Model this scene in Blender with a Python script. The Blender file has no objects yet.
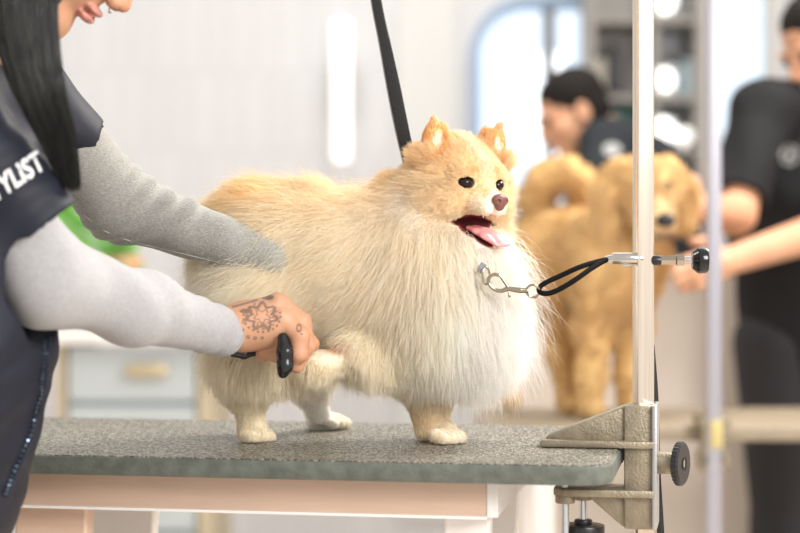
import bpy, bmesh, math, random
import numpy as np
import openvdb
from mathutils import Vector, Matrix, kdtree
from mathutils.bvhtree import BVHTree

random.seed(7)
rng = np.random.default_rng(11)
F = 85.0 / 36.0 * 800.0          # focal length in pixels
CZ = 1.085                       # camera height
HY = 242.0                       # horizon row
col = bpy.context.scene.collection
V3 = lambda *a: np.array(a, dtype=np.float64)


def at(px, py, Y):
    return V3((px - 400.0) * Y / F, Y, CZ - (py - HY) * Y / F)


# ------------------------------------------------------------------ materials
def new_mat(name):
    m = bpy.data.materials.new(name)
    m.use_nodes = True
    return m, m.node_tree, m.node_tree.nodes['Principled BSDF']


def mat(name, c, rough=0.5, metal=0.0, spec=0.5, vary=0.0, vscale=20.0, bump=0.0, bscale=200.0,
        emit=None, estr=0.0, sheen=0.0, coat=0.0, attr=None, sss=0.0, stretch=None):
    m, nt, b = new_mat(name)
    b.inputs['Roughness'].default_value = rough
    b.inputs['Metallic'].default_value = metal
    b.inputs['Specular IOR Level'].default_value = spec
    b.inputs['Base Color'].default_value = (*c, 1)
    b.inputs['Sheen Weight'].default_value = sheen
    b.inputs['Coat Weight'].default_value = coat
    if sss:
        b.inputs['Subsurface Weight'].default_value = sss
        b.inputs['Subsurface Radius'].default_value = (0.012, 0.005, 0.003)
        b.inputs['Subsurface Scale'].default_value = 0.6
    if emit:
        b.inputs['Emission Color'].default_value = (*emit, 1)
        b.inputs['Emission Strength'].default_value = estr
    tc = nt.nodes.new('ShaderNodeTexCoord')
    src = tc.outputs['Object']
    if stretch:
        mp = nt.nodes.new('ShaderNodeMapping')
        mp.inputs['Scale'].default_value = stretch
        nt.links.new(src, mp.inputs['Vector'])
        src = mp.outputs['Vector']
    base = None
    if attr:
        a = nt.nodes.new('ShaderNodeAttribute')
        a.attribute_name = attr
        base = a.outputs['Color']
        nt.links.new(base, b.inputs['Base Color'])
    if vary:
        n = nt.nodes.new('ShaderNodeTexNoise')
        n.inputs['Scale'].default_value = vscale
        n.inputs['Detail'].default_value = 4
        nt.links.new(src, n.inputs['Vector'])
        mr = nt.nodes.new('ShaderNodeMapRange')
        mr.inputs['From Min'].default_value = 0.3
        mr.inputs['From Max'].default_value = 0.7
        mr.inputs['To Min'].default_value = 1 - vary
        mr.inputs['To Max'].default_value = 1 + vary
        nt.links.new(n.outputs['Fac'], mr.inputs['Value'])
        mx = nt.nodes.new('ShaderNodeVectorMath')
        mx.operation = 'SCALE'
        if base is not None:
            nt.links.new(base, mx.inputs[0])
        else:
            mx.inputs[0].default_value = c
        nt.links.new(mr.outputs['Result'], mx.inputs['Scale'])
        nt.links.new(mx.outputs['Vector'], b.inputs['Base Color'])
    if bump:
        n = nt.nodes.new('ShaderNodeTexNoise')
        n.inputs['Scale'].default_value = bscale
        n.inputs['Detail'].default_value = 3
        nt.links.new(src, n.inputs['Vector'])
        bp = nt.nodes.new('ShaderNodeBump')
        bp.inputs['Strength'].default_value = bump
        bp.inputs['Distance'].default_value = 0.002
        nt.links.new(n.outputs['Fac'], bp.inputs['Height'])
        nt.links.new(bp.outputs['Normal'], b.inputs['Normal'])
    return m


def fur_mat(name, attr='hcol', trans=0.35, gloss=0.06, c=None, grough=0.35):
    m, nt, b = new_mat(name)
    nt.nodes.remove(b)
    out = nt.nodes['Material Output']
    d = nt.nodes.new('ShaderNodeBsdfDiffuse')
    t = nt.nodes.new('ShaderNodeBsdfTranslucent')
    g = nt.nodes.new('ShaderNodeBsdfGlossy')
    g.inputs['Roughness'].default_value = grough
    if c is None:
        a = nt.nodes.new('ShaderNodeAttribute')
        a.attribute_name = attr
        for s in (d, t):
            nt.links.new(a.outputs['Color'], s.inputs['Color'])
    else:
        d.inputs['Color'].default_value = (*c, 1)
        t.inputs['Color'].default_value = (*c, 1)
    m1 = nt.nodes.new('ShaderNodeMixShader')
    m1.inputs[0].default_value = trans
    nt.links.new(d.outputs[0], m1.inputs[1])
    nt.links.new(t.outputs[0], m1.inputs[2])
    m2 = nt.nodes.new('ShaderNodeMixShader')
    m2.inputs[0].default_value = gloss
    nt.links.new(m1.outputs[0], m2.inputs[1])
    nt.links.new(g.outputs[0], m2.inputs[2])
    nt.links.new(m2.outputs[0], out.inputs['Surface'])
    return m


# ------------------------------------------------------------------ object helpers
def tag(o, label=None, cat=None, group=None, kind=None):
    if label: o['label'] = label
    if cat: o['category'] = cat
    if group: o['group'] = group
    if kind: o['kind'] = kind
    return o


def link(name, data, m=None, parent=None, smooth=True):
    o = bpy.data.objects.new(name, data)
    col.objects.link(o)
    if m is not None:
        data.materials.append(m)
    if parent is not None:
        o.parent = parent
        o.matrix_parent_inverse = Matrix.Translation(-parent_world(parent))
    if smooth and isinstance(data, bpy.types.Mesh):
        data.polygons.foreach_set('use_smooth', np.ones(len(data.polygons), dtype=bool))
    return o


def parent_world(p):
    v = Vector((0, 0, 0))
    while p is not None:
        v += Vector(p.location)
        p = None if p.parent is None else None
    return v


def empty(name, loc, label, cat, group=None):
    o = bpy.data.objects.new(name, None)
    o.empty_display_size = 0.05
    col.objects.link(o)
    o.location = loc
    return tag(o, label, cat, group)


def mesh_from(verts, faces):
    me = bpy.data.meshes.new('m')
    verts = np.asarray(verts, dtype=np.float32)
    faces = np.asarray(faces, dtype=np.int32)
    n = faces.shape[1]
    me.vertices.add(len(verts))
    me.vertices.foreach_set('co', verts.ravel())
    me.loops.add(len(faces) * n)
    me.loops.foreach_set('vertex_index', faces.ravel())
    me.polygons.add(len(faces))
    me.polygons.foreach_set('loop_start', np.arange(0, len(faces) * n, n, dtype=np.int32))
    me.update(calc_edges=True)
    me.validate()
    return me


def vcol(me, cols, name='vcol'):
    a = me.attributes.new(name, 'FLOAT_COLOR', 'POINT')
    c = np.ones((len(me.vertices), 4), dtype=np.float32)
    c[:, :3] = cols
    a.data.foreach_set('color', c.ravel())


class MB:
    """collects shapes, builds one mesh object"""
    def __init__(s):
        s.bm = bmesh.new()

    def box(s, c, size, rot=None, bev=0.0, seg=2):
        t = bmesh.new()
        bmesh.ops.create_cube(t, size=1.0)
        bmesh.ops.scale(t, vec=Vector(size), verts=t.verts)
        if bev:
            bmesh.ops.bevel(t, geom=list(t.edges), offset=bev, segments=seg, profile=0.5, affect='EDGES')
        return s._add(t, c, rot)

    def _add(s, t, c, rot=None):
        M = Matrix.Translation(Vector(c))
        if rot is not None:
            M = M @ rot
        bmesh.ops.transform(t, matrix=M, verts=t.verts)
        me = bpy.data.meshes.new('tmp')
        t.to_mesh(me)
        t.free()
        s.bm.from_mesh(me)
        bpy.data.meshes.remove(me)
        return s

    def cyl(s, a, b, r, r2=None, n=32, bev=0.0, cap=True):
        a = Vector(a); b = Vector(b)
        d = b - a
        t = bmesh.new()
        bmesh.ops.create_cone(t, cap_ends=cap, segments=n, radius1=r, radius2=r if r2 is None else r2, depth=d.length)
        if bev:
            es = [e for e in t.edges if abs(e.verts[0].co.z - e.verts[1].co.z) < 1e-6]
            bmesh.ops.bevel(t, geom=es, offset=bev, segments=2, profile=0.5, affect='EDGES')
        q = Vector((0, 0, 1)).rotation_difference(d.normalized()).to_matrix().to_4x4()
        return s._add(t, (a + b) / 2, q)

    def sphere(s, c, r, scale=(1, 1, 1), rot=None, n=24):
        t = bmesh.new()
        bmesh.ops.create_uvsphere(t, u_segments=n, v_segments=max(8, n // 2), radius=r)
        bmesh.ops.scale(t, vec=Vector(scale), verts=t.verts)
        return s._add(t, c, rot)

    def prism(s, pts, lo, hi, axis='Z', M=None, holes=(), bev=0.0):
        """polygon (2D) extruded along an axis"""
        t = bmesh.new()
        es = []
        for loop in [pts] + list(holes):
            vs = [t.verts.new((p[0], p[1], 0)) for p in loop]
            es += [t.edges.new((vs[i], vs[(i + 1) % len(vs)])) for i in range(len(vs))]
        bmesh.ops.triangle_fill(t, use_beauty=True, use_dissolve=False, edges=es)
        r = bmesh.ops.extrude_face_region(t, geom=list(t.faces))
        up = [g for g in r['geom'] if isinstance(g, bmesh.types.BMVert)]
        for v in t.verts: v.co.z = lo
        for v in up: v.co.z = hi
        bmesh.ops.recalc_face_normals(t, faces=t.faces)
        if bev:
            bmesh.ops.dissolve_limit(t, angle_limit=0.02, verts=t.verts, edges=t.edges)
            sh = [e for e in t.edges if len(e.link_faces) == 2 and e.calc_face_angle(0) > 0.6]
            bmesh.ops.bevel(t, geom=sh, offset=bev, segments=2, profile=0.5, affect='EDGES')
        if axis == 'Y':      # pts are (x, z), extrude along y
            R = Matrix(((1, 0, 0, 0), (0, 0, 1, 0), (0, 1, 0, 0), (0, 0, 0, 1)))
            bmesh.ops.transform(t, matrix=R, verts=t.verts)
            bmesh.ops.reverse_faces(t, faces=t.faces)
        return s._add(t, (0, 0, 0), M)

    def tube(s, pts, r, n=12, sub=6, closed=False, flat=None, cap=True):
        """smooth tube through points; r number or list"""
        P = spline(pts, sub, closed)
        if np.isscalar(r):
            R = np.full(len(P), r)
        else:
            R = np.interp(np.linspace(0, 1, len(P)), np.linspace(0, 1, len(r)), r)
        vs, fs = sweep(P, R, n, closed, flat)
        vv = [s.bm.verts.new(v) for v in vs]
        for f in fs:
            try: s.bm.faces.new([vv[i] for i in f])
            except ValueError: pass
        if cap and not closed:
            try:
                s.bm.faces.new([vv[i] for i in range(n)][::-1])
                s.bm.faces.new([vv[len(vs) - n + i] for i in range(n)])
            except ValueError: pass
        return s

    def build(s, name, m, parent=None, smooth=True, sharp=0.7):
        me = bpy.data.meshes.new(name)
        bmesh.ops.recalc_face_normals(s.bm, faces=s.bm.faces)
        s.bm.to_mesh(me)
        s.bm.free()
        o = link(name, me, m, parent, smooth)
        if smooth:
            try: me.set_sharp_from_angle(angle=sharp)
            except Exception: pass
        return o


def spline(pts, sub=6, closed=False):
    P = np.array(pts, dtype=float)
    n = len(P)
    if sub <= 1 or n < 3:
        return P
    out = []
    rngi = range(n if closed else n - 1)
    for i in rngi:
        if closed:
            p0, p1, p2, p3 = P[(i - 1) % n], P[i], P[(i + 1) % n], P[(i + 2) % n]
        else:
            p0 = P[i - 1] if i > 0 else 2 * P[0] - P[1]
            p1, p2 = P[i], P[i + 1]
            p3 = P[i + 2] if i + 2 < n else 2 * P[-1] - P[-2]
        for k in range(sub):
            t = k / sub
            out.append(0.5 * ((2 * p1) + (-p0 + p2) * t + (2 * p0 - 5 * p1 + 4 * p2 - p3) * t * t + (-p0 + 3 * p1 - 3 * p2 + p3) * t ** 3))
    if not closed:
        out.append(P[-1])
    return np.array(out)


def sweep(P, R, n, closed=False, flat=None):
    vs, fs = [], []
    m = len(P)
    T = np.gradient(P, axis=0) if not closed else (np.roll(P, -1, 0) - np.roll(P, 1, 0))
    T /= np.linalg.norm(T, axis=1)[:, None] + 1e-12
    up = V3(0, 0, 1) if flat is None else np.array(flat[0], float)
    if flat is None and abs(T[0] @ up) > 0.9:
        up = V3(1, 0, 0)
    a = up - T[0] * (T[0] @ up); a /= np.linalg.norm(a)
    for i in range(m):
        a = a - T[i] * (T[i] @ a); a /= np.linalg.norm(a)
        b = np.cross(T[i], a)
        fx, fy = (1, 1) if flat is None else flat[1]
        for k in range(n):
            th = 2 * math.pi * k / n
            vs.append(P[i] + R[i] * (math.cos(th) * a * fx + math.sin(th) * b * fy))
    for i in range(m if closed else m - 1):
        j = (i + 1) % m
        for k in range(n):
            l = (k + 1) % n
            fs.append((i * n + k, i * n + l, j * n + l, j * n + k))
    return vs, fs


# ------------------------------------------------------------------ signed distance modelling
class SDF:
    def __init__(s, k=0.02):
        s.p = []; s.k = k

    def cap(s, a, b, ra, rb=None, k=None, sub=False):
        s.p.append(('c', np.array(a, float), np.array(b, float), ra, ra if rb is None else rb, s.k if k is None else k, sub)); return s

    def chain(s, pts, rs, k=None):
        for i in range(len(pts) - 1):
            s.cap(pts[i], pts[i + 1], rs[i], rs[i + 1], k)
        return s

    def ell(s, c, r, rot=None, k=None, sub=False):
        s.p.append(('e', np.array(c, float), np.array(r, float), np.eye(3) if rot is None else np.array(rot, float), 0, s.k if k is None else k, sub)); return s

    def box_of(s, q):
        m = q[5] * 1.2
        if q[0] == 'c':
            r = max(q[3], q[4]) + m
            return np.minimum(q[1], q[2]) - r, np.maximum(q[1], q[2]) + r
        r = q[2].max() + m
        return q[1] - r, q[1] + r

    def mesh(s, vox, disp=None, lo=None, hi=None):
        bs = [s.box_of(q) for q in s.p if not q[6]]
        L = np.min([b[0] for b in bs], 0) - 3 * vox
        H = np.max([b[1] for b in bs], 0) + 3 * vox
        if lo is not None: L = np.maximum(L, lo)
        if hi is not None: H = np.minimum(H, hi)
        N = np.ceil((H - L) / vox).astype(int) + 1
        D = np.full(N, 1.0, dtype=np.float32)
        ax = [L[i] + vox * np.arange(N[i]) for i in range(3)]
        for q in s.p:
            bl, bh = s.box_of(q)
            bl = bl - 3 * vox; bh = bh + 3 * vox
            sl = []
            for i in range(3):
                a = max(0, int((bl[i] - L[i]) / vox)); b = min(N[i], int((bh[i] - L[i]) / vox) + 2)
                sl.append(slice(a, max(a, b)))
            if any(x.stop <= x.start for x in sl): continue
            X = ax[0][sl[0]][:, None, None]; Y = ax[1][sl[1]][None, :, None]; Z = ax[2][sl[2]][None, None, :]
            if q[0] == 'c':
                a, b, ra, rb = q[1:5]
                d = b - a; dd = max(float(d @ d), 1e-12)
                t = np.clip(((X - a[0]) * d[0] + (Y - a[1]) * d[1] + (Z - a[2]) * d[2]) / dd, 0, 1)
                v = np.sqrt((X - a[0] - t * d[0]) ** 2 + (Y - a[1] - t * d[1]) ** 2 + (Z - a[2] - t * d[2]) ** 2) - (ra + (rb - ra) * t)
            else:
                c, r, R = q[1:4]
                x, y, z = X - c[0], Y - c[1], Z - c[2]
                u = [x * R[0, j] + y * R[1, j] + z * R[2, j] for j in range(3)]
                k0 = np.sqrt(sum((u[j] / r[j]) ** 2 for j in range(3)))
                k1 = np.sqrt(sum((u[j] / r[j] ** 2) ** 2 for j in range(3)))
                v = k0 * (k0 - 1) / np.maximum(k1, 1e-9)
            o = D[tuple(sl)]
            k = max(q[5], 1e-6)
            if q[6]:
                v = -v
                h = np.clip(0.5 - 0.5 * (o - v) / k, 0, 1)
                D[tuple(sl)] = o + (v - o) * h + k * h * (1 - h)
            else:
                h = np.clip(0.5 + 0.5 * (o - v) / k, 0, 1)
                D[tuple(sl)] = o * (1 - h) + v * h - k * h * (1 - h)
        if disp is not None:
            D += disp(ax[0][:, None, None], ax[1][None, :, None], ax[2][None, None, :]).astype(np.float32)
        D = np.clip(D, -4 * vox, 4 * vox)
        g = openvdb.FloatGrid(4 * vox)
        g.copyFromArray(np.ascontiguousarray(D))
        pts, quads = g.convertToQuads(0.0)
        pts = np.array(pts) * vox + L
        me = mesh_from(pts, np.array(quads)[:, ::-1])
        return fix_normals(me)


def fix_normals(me):
    bm = bmesh.new(); bm.from_mesh(me)
    if bm.calc_volume(signed=True) < 0:
        bmesh.ops.reverse_faces(bm, faces=bm.faces)
    bm.to_mesh(me); bm.free()
    return me


def smooth_mesh(me, n):
    bm = bmesh.new(); bm.from_mesh(me)
    for _ in range(n):
        bmesh.ops.smooth_vert(bm, verts=bm.verts, factor=.5, use_axis_x=True, use_axis_y=True, use_axis_z=True)
    bm.to_mesh(me); bm.free(); me.update()
    return me


def join_meshes(ms):
    bm = bmesh.new()
    for m in ms: bm.from_mesh(m)
    me = bpy.data.meshes.new('j'); bm.to_mesh(me); bm.free()
    return me


def frame(fwd, up):
    """columns: side(left of the creature), forward, up"""
    f = np.array(fwd, float); f /= np.linalg.norm(f)
    u = np.array(up, float); u -= f * (u @ f); u /= np.linalg.norm(u)
    s = np.cross(u, f)
    return s, f, u


def fnoise(P, scale, seed=0):
    """cheap smooth pseudo noise of positions, -1..1"""
    r = np.random.default_rng(seed)
    out = 0
    for i in range(5):
        d = r.normal(size=3); d /= np.linalg.norm(d)
        out = out + np.sin((P @ d) * scale * r.uniform(0.7, 1.5) + r.uniform(0, 6.28) + 1.3 * np.sin((P @ r.normal(size=3)) * scale * 0.6))
    return out / 3.0


def smooth01(x, a, b):
    t = np.clip((x - a) / (b - a), 0, 1)
    return t * t * (3 - 2 * t)


# ------------------------------------------------------------------ hair
def sample_surface(me, n, weight=None):
    me.calc_loop_triangles()
    nt = len(me.loop_triangles)
    tri = np.zeros(nt * 3, dtype=np.int32); me.loop_triangles.foreach_get('vertices', tri); tri = tri.reshape(-1, 3)
    co = np.zeros(len(me.vertices) * 3, dtype=np.float32); me.vertices.foreach_get('co', co); co = co.reshape(-1, 3).astype(float)
    no = np.zeros(len(me.vertices) * 3, dtype=np.float32); me.vertex_normals.foreach_get('vector', no); no = no.reshape(-1, 3).astype(float)
    a, b, c = co[tri[:, 0]], co[tri[:, 1]], co[tri[:, 2]]
    area = np.linalg.norm(np.cross(b - a, c - a), axis=1)
    if weight is not None:
        area = area * weight((a + b + c) / 3)
    idx = rng.choice(nt, size=n, p=area / area.sum())
    u = rng.random(n); v = rng.random(n); f = u + v > 1
    u[f] = 1 - u[f]; v[f] = 1 - v[f]
    w = 1 - u - v
    P = a[idx] * w[:, None] + b[idx] * u[:, None] + c[idx] * v[:, None]
    N = no[tri[idx, 0]] * w[:, None] + no[tri[idx, 1]] * u[:, None] + no[tri[idx, 2]] * v[:, None]
    N /= np.linalg.norm(N, axis=1)[:, None] + 1e-9
    return P, N


def norm(a):
    return a / (np.linalg.norm(a, axis=1)[:, None] + 1e-9)


def strands(P, N, comb, length, seg=6, bend=1.2, frizz=0.15, clump=0.5, clump_n=12, grav=0.0, seed=1, lift=0.0):
    """returns (n, seg, 3) points"""
    r = np.random.default_rng(seed)
    n = len(P)
    L = length * r.uniform(0.7, 1.1, n)
    jit = r.normal(size=(n, 3)) * frizz
    cd = norm(comb)
    pts = np.zeros((n, seg, 3))
    p = P - N * 0.001
    pts[:, 0] = p
    wob = r.normal(size=(n, 3)) * frizz * 0.6
    for i in range(1, seg):
        t = i / (seg - 1)
        w = np.clip(t * bend + 0.12 - lift, 0, 1)
        if np.ndim(w) == 0:
            w = np.full(n, w)
        d = N * (1 - w)[:, None] + cd * w[:, None] + jit + wob * math.sin(t * 5.0) + V3(0, 0, -grav * t)
        # do not dive into the body
        dn = np.sum(d * N, 1)
        d = d + N * np.clip(0.12 - dn, 0, None)[:, None] * (1 - 0.5 * t)
        p = p + norm(d) * (L / (seg - 1))[:, None]
        pts[:, i] = p
    if clump > 0:
        k = max(1, n // clump_n)
        ci = r.choice(n, k, replace=False)
        kd = kdtree.KDTree(k)
        for j, c in enumerate(ci): kd.insert(P[c], j)
        kd.balance()
        near = np.array([kd.find(P[i])[1] for i in range(n)])
        C = pts[ci[near]]
        strands.clump_id = ci[near]
        for i in range(1, seg):
            t = i / (seg - 1)
            w = clump * t ** 1.3 * r.uniform(0.6, 1.0, n)
            pts[:, i] = pts[:, i] * (1 - w)[:, None] + C[:, i] * w[:, None]
    return pts


def hair_object(name, pts, cols, r0, r1, m, parent):
    n, s, _ = pts.shape
    h = bpy.data.hair_curves.new(name)
    h.add_curves([s] * n)
    h.attributes['position'].data.foreach_set('vector', pts.astype(np.float32).ravel())
    ra = h.attributes.get('radius') or h.attributes.new('radius', 'FLOAT', 'POINT')
    rr = np.interp(np.linspace(0, 1, s), [0, 0.6, 1], [r0, r0 * 0.85, r1]).astype(np.float32)
    ra.data.foreach_set('value', np.tile(rr, n))
    ca = h.attributes.new('hcol', 'FLOAT_COLOR', 'CURVE')
    c = np.ones((n, 4), dtype=np.float32); c[:, :3] = cols
    ca.data.foreach_set('color', c.ravel())
    return link(name, h, m, parent)


# ================================================================== camera, world, light
cam = bpy.data.cameras.new('camera')
cam.lens = 85; cam.sensor_width = 36
cam.shift_y = -(266.5 - HY) / 800.0
cam.dof.use_dof = True
cam.dof.focus_distance = 2.17
cam.dof.aperture_fstop = 2.8
co = bpy.data.objects.new('camera', cam); col.objects.link(co)
co.location = (0, 0, CZ); co.rotation_euler = (math.pi / 2, 0, 0)
cam.clip_start = 0.05
bpy.context.scene.camera = co

sc = bpy.context.scene
sc.view_settings.view_transform = 'Standard'
sc.view_settings.exposure = 0.0
sc.cycles.use_denoising = True
sc.cycles.max_bounces = 8
sc.cycles.diffuse_bounces = 5
sc.cycles.transparent_max_bounces = 12
sc.cycles.sample_clamp_indirect = 4.0
w = bpy.data.worlds.new('world'); sc.world = w; w.use_nodes = True
bg = w.node_tree.nodes['Background']
bg.inputs['Color'].default_value = (1.0, 0.985, 0.96, 1)
bg.inputs['Strength'].default_value = 0.86


def area(name, loc, target, size, power, color=(1, 1, 1), size_y=None):
    l = bpy.data.lights.new(name, 'AREA'); l.energy = power; l.color = color
    l.shape = 'RECTANGLE'; l.size = size; l.size_y = size_y or size
    o = bpy.data.objects.new(name, l); col.objects.link(o)
    o.location = loc
    o.rotation_euler = (Vector(target) - Vector(loc)).to_track_quat('-Z', 'Y').to_euler()
    return o


area('key_light', (1.5, 3.4, 2.6), (0.0, 2.2, 1.0), 0.7, 75, (1.0, 0.94, 0.86))
area('fill_light', (1.3, 0.5, 1.9), (0.1, 2.2, 1.0), 1.0, 62, (1.0, 0.965, 0.92))
area('back_wall_fill', (0.2, 4.6, 3.2), (0.2, 5.2, 0.8), 2.6, 52, (1.0, 0.94, 0.84))  # unseen area light added to brighten the back wall

# ================================================================== the room
M = {}
M['wall'] = None
m_, nt, b = new_mat('white_tile_wall')
b.inputs['Roughness'].default_value = 0.35
tc = nt.nodes.new('ShaderNodeTexCoord'); mp = nt.nodes.new('ShaderNodeMapping')
mp.inputs['Rotation'].default_value = (math.pi / 2, 0, 0)
mp.inputs['Scale'].default_value = (1, 1, 1)
br = nt.nodes.new('ShaderNodeTexBrick')
br.inputs['Color1'].default_value = (0.70, 0.705, 0.735, 1); br.inputs['Color2'].default_value = (0.67, 0.675, 0.705, 1)
br.inputs['Mortar'].default_value = (0.62, 0.625, 0.65, 1)
br.inputs['Scale'].default_value = 1.0
br.inputs['Brick Width'].default_value = 0.085; br.inputs['Row Height'].default_value = 0.28
br.inputs['Mortar Size'].default_value = 0.004; br.offset = 0.5
nt.links.new(tc.outputs['Object'], mp.inputs['Vector']); nt.links.new(mp.outputs['Vector'], br.inputs['Vector'])
nt.links.new(br.outputs['Color'], b.inputs['Base Color'])
M['wall'] = m_
M['plain_wall'] = mat('warm_plaster', (0.84, 0.79, 0.74), 0.7, vary=0.03, vscale=3)
M['floor'] = mat('beige_floor', (0.66, 0.57, 0.49), 0.4, vary=0.06, vscale=4)
M['reveal'] = mat('blue_grey_frame', (0.30, 0.42, 0.60), 0.4)
M['mullion'] = mat('dark_frame', (0.13, 0.12, 0.11), 0.4)
M['black'] = mat('black_plastic', (0.012, 0.012, 0.013), 0.35)
M['silver'] = mat('polished_steel', (0.56, 0.53, 0.49), 0.16, 1.0)
M['chrome'] = mat('chrome', (0.42, 0.36, 0.28), 0.14, 1.0)

WB = 6.6
fl = MB().box((0, 3.5, -0.05), (7, 8, 0.1)).build('floor', M['floor'], smooth=False); tag(fl, kind='structure')


def X(px, Y): return (px - 400) * Y / F
def Z(py, Y): return CZ - (py - HY) * Y / F


# back wall with an arched opening and a plain opening
zt, zb = 2.9, Z(215, WB)
x0, x1 = X(470, WB), X(652, WB)
ra = 0.21
ztop = Z(-3, WB)
arch = [(x0, zb), (x1, zb), (x1, ztop)] + [(x0 + ra - ra * math.sin(a), ztop - ra + ra * math.cos(a)) for a in np.linspace(0, math.pi / 2, 12)]
y2a, y2b = X(702, WB), X(775, WB)
win2 = [(y2a, Z(175, WB)), (y2b, Z(175, WB)), (y2b, Z(-30, WB)), (y2a, Z(-30, WB))]
wl = MB().prism([(-3.4, 0), (3.4, 0), (3.4, zt), (-3.4, zt)], WB, WB + 0.16, 'Y', holes=[arch, win2]).build('wall_back', M['wall'], smooth=False)
tag(wl, kind='structure')
wr = MB().box((3.45, 4.4, 1.45), (0.1, 4.6, 2.9)).build('wall_right', M['plain_wall'], smooth=False); tag(wr, kind='structure')
wl2 = MB().box((-3.45, 4.4, 1.45), (0.1, 4.6, 2.9)).build('wall_left', M['plain_wall'], smooth=False); tag(wl2, kind='structure')


def glass_mat():
    m, nt, b = new_mat('window_glass')
    nt.nodes.remove(b)
    t = nt.nodes.new('ShaderNodeBsdfTransparent'); g = nt.nodes.new('ShaderNodeBsdfGlossy'); g.inputs['Roughness'].default_value = 0.02
    t.inputs['Color'].default_value = (0.93, 0.97, 1, 1)
    x = nt.nodes.new('ShaderNodeMixShader'); x.inputs[0].default_value = 0.06
    nt.links.new(t.outputs[0], x.inputs[1]); nt.links.new(g.outputs[0], x.inputs[2])
    nt.links.new(x.outputs[0], nt.nodes['Material Output'].inputs['Surface'])
    return m


M['glass'] = glass_mat()
inner = [(x0 + .035, zb + .03), (x1 - .035, zb + .03), (x1 - .035, ztop - .035)] + [(x0 + ra - (ra - .035) * math.sin(a), ztop - ra + (ra - .035) * math.cos(a)) for a in np.linspace(0, math.pi / 2, 12)]
wf = MB().prism(arch, WB - 0.03, WB + 0.12, 'Y', holes=[inner]).build('window_1', M['reveal'], smooth=False); tag(wf, kind='structure')
g = MB().prism(inner, WB + 0.05, WB + 0.056, 'Y').build('pane', M['glass'], wf, smooth=False)
mm = MB()
for a, b2 in ((544, 555), (584, 592)):
    mm.box(((X(a, WB) + X(b2, WB)) / 2, WB + 0.03, (zb + ztop) / 2), (X(b2, WB) - X(a, WB), 0.07, ztop - zb - .07))
mm.build('mullion', M['mullion'], wf, smooth=False)
i2 = [(y2a + .02, Z(175, WB) + .02), (y2b - .02, Z(175, WB) + .02), (y2b - .02, Z(-30, WB) - .02), (y2a + .02, Z(-30, WB) - .02)]
wf2 = MB().prism(win2, WB - 0.01, WB + 0.12, 'Y', holes=[i2]).build('window_2', M['plain_wall'], smooth=False); tag(wf2, kind='structure')
MB().prism(i2, WB + 0.05, WB + 0.056, 'Y').build('pane', M['glass'], wf2, smooth=False)
# added backdrop outside the windows; its emission stands in for bright daylight
M['daylight_glow'] = mat('glowing_daylight_board', (0.9, 0.93, 0.97), 0.8, emit=(0.86, 0.93, 1.0), estr=0.75)
fb = MB().box((0.8, 9.2, 2.0), (9, 0.2, 5)).build('wall_daylight_backdrop', M['daylight_glow'], smooth=False); tag(fb, kind='structure')
# shallow arched niche in the wall left of the window
nx0, nx1 = X(398, WB), X(456, WB)
nr = 0.2
niche = [(nx0, 0.12), (nx1, 0.12), (nx1, Z(-40, WB))] + [(nx0 + nr - nr * math.sin(a), Z(-40, WB) + 0.0 - nr + nr * math.cos(a)) for a in np.linspace(0, math.pi / 2, 10)]
nt_ = MB().prism(niche, WB - 0.02, WB - 0.004, 'Y').build('trim_1', mat('pale_grey_panel', (0.72, 0.73, 0.73), 0.5), smooth=False); tag(nt_, kind='structure')
hw_ = MB().box(((X(474, 4.56) + 3.3) / 2, 4.56, Z(262, 4.56) / 2), (3.3 - X(474, 4.56), 0.07, Z(262, 4.56))).box(((X(474, 4.56) + 3.3) / 2, 4.56, Z(262, 4.56)), (3.3 - X(474, 4.56) + .02, 0.10, .02)).build('wall_partition', mat('beige_partition', (0.78, 0.70, 0.62), 0.6, vary=0.03, vscale=2), smooth=False); tag(hw_, kind='structure')

# vertical tube wall lamp
lx = X(342, 6.5)
lt = empty('wall_lamp', (lx, 6.5, Z(90, 6.5)), 'tall white glowing tube lamp on the white tiled wall', 'lamp')
MB().cyl((lx, 6.46, Z(162, 6.46)), (lx, 6.46, Z(20, 6.46)), 0.030, bev=0.012).build('lamp_tube', mat('lit_tube', (1, 1, 1), 0.5, emit=(1, 0.98, 0.95), estr=1.0), lt)
MB().box((lx, 6.555, Z(92, 6.5)), (0.06, 0.09, 0.2), bev=0.01).build('wall_mount', M['silver'], lt)

# drawer cabinet left
CY = 5.0
cab = empty('drawer_cabinet', (X(132, CY), CY + .25, 0), 'blue-grey drawer cabinet with beige side panels behind the table', 'cabinet')
M['bluegrey'] = mat('blue_grey_paint', (0.50, 0.55, 0.57), 0.45, vary=0.02, vscale=3)
M['beige'] = mat('beige_wood', (0.52, 0.44, 0.31), 0.5, vary=0.08, vscale=8)
cx0, cx1 = X(66, CY), X(198, CY)
ctop = Z(344, CY)
MB().box(((cx0 + cx1) / 2, CY + .27, ctop / 2 - .02), (cx1 - cx0, 0.5, ctop - .04)).build('carcass', mat('cabinet_carcass', (0.42, 0.47, 0.5), 0.6), cab, smooth=False)
for a, b2 in ((56, 66), (198, 214)):
    MB().box(((X(a, CY) + X(b2, CY)) / 2, CY + .26, ctop / 2), (X(b2, CY) - X(a, CY) - .001, 0.54, ctop), bev=0.003).build('side_panel', M['beige'], cab, smooth=False)
MB().box((X(135, CY), CY + .25, ctop + .016), (X(230, CY) - X(40, CY), 0.6, 0.03), bev=0.006).build('worktop', mat('white_worktop', (0.85, 0.84, 0.83), 0.3), cab, smooth=False)
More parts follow.
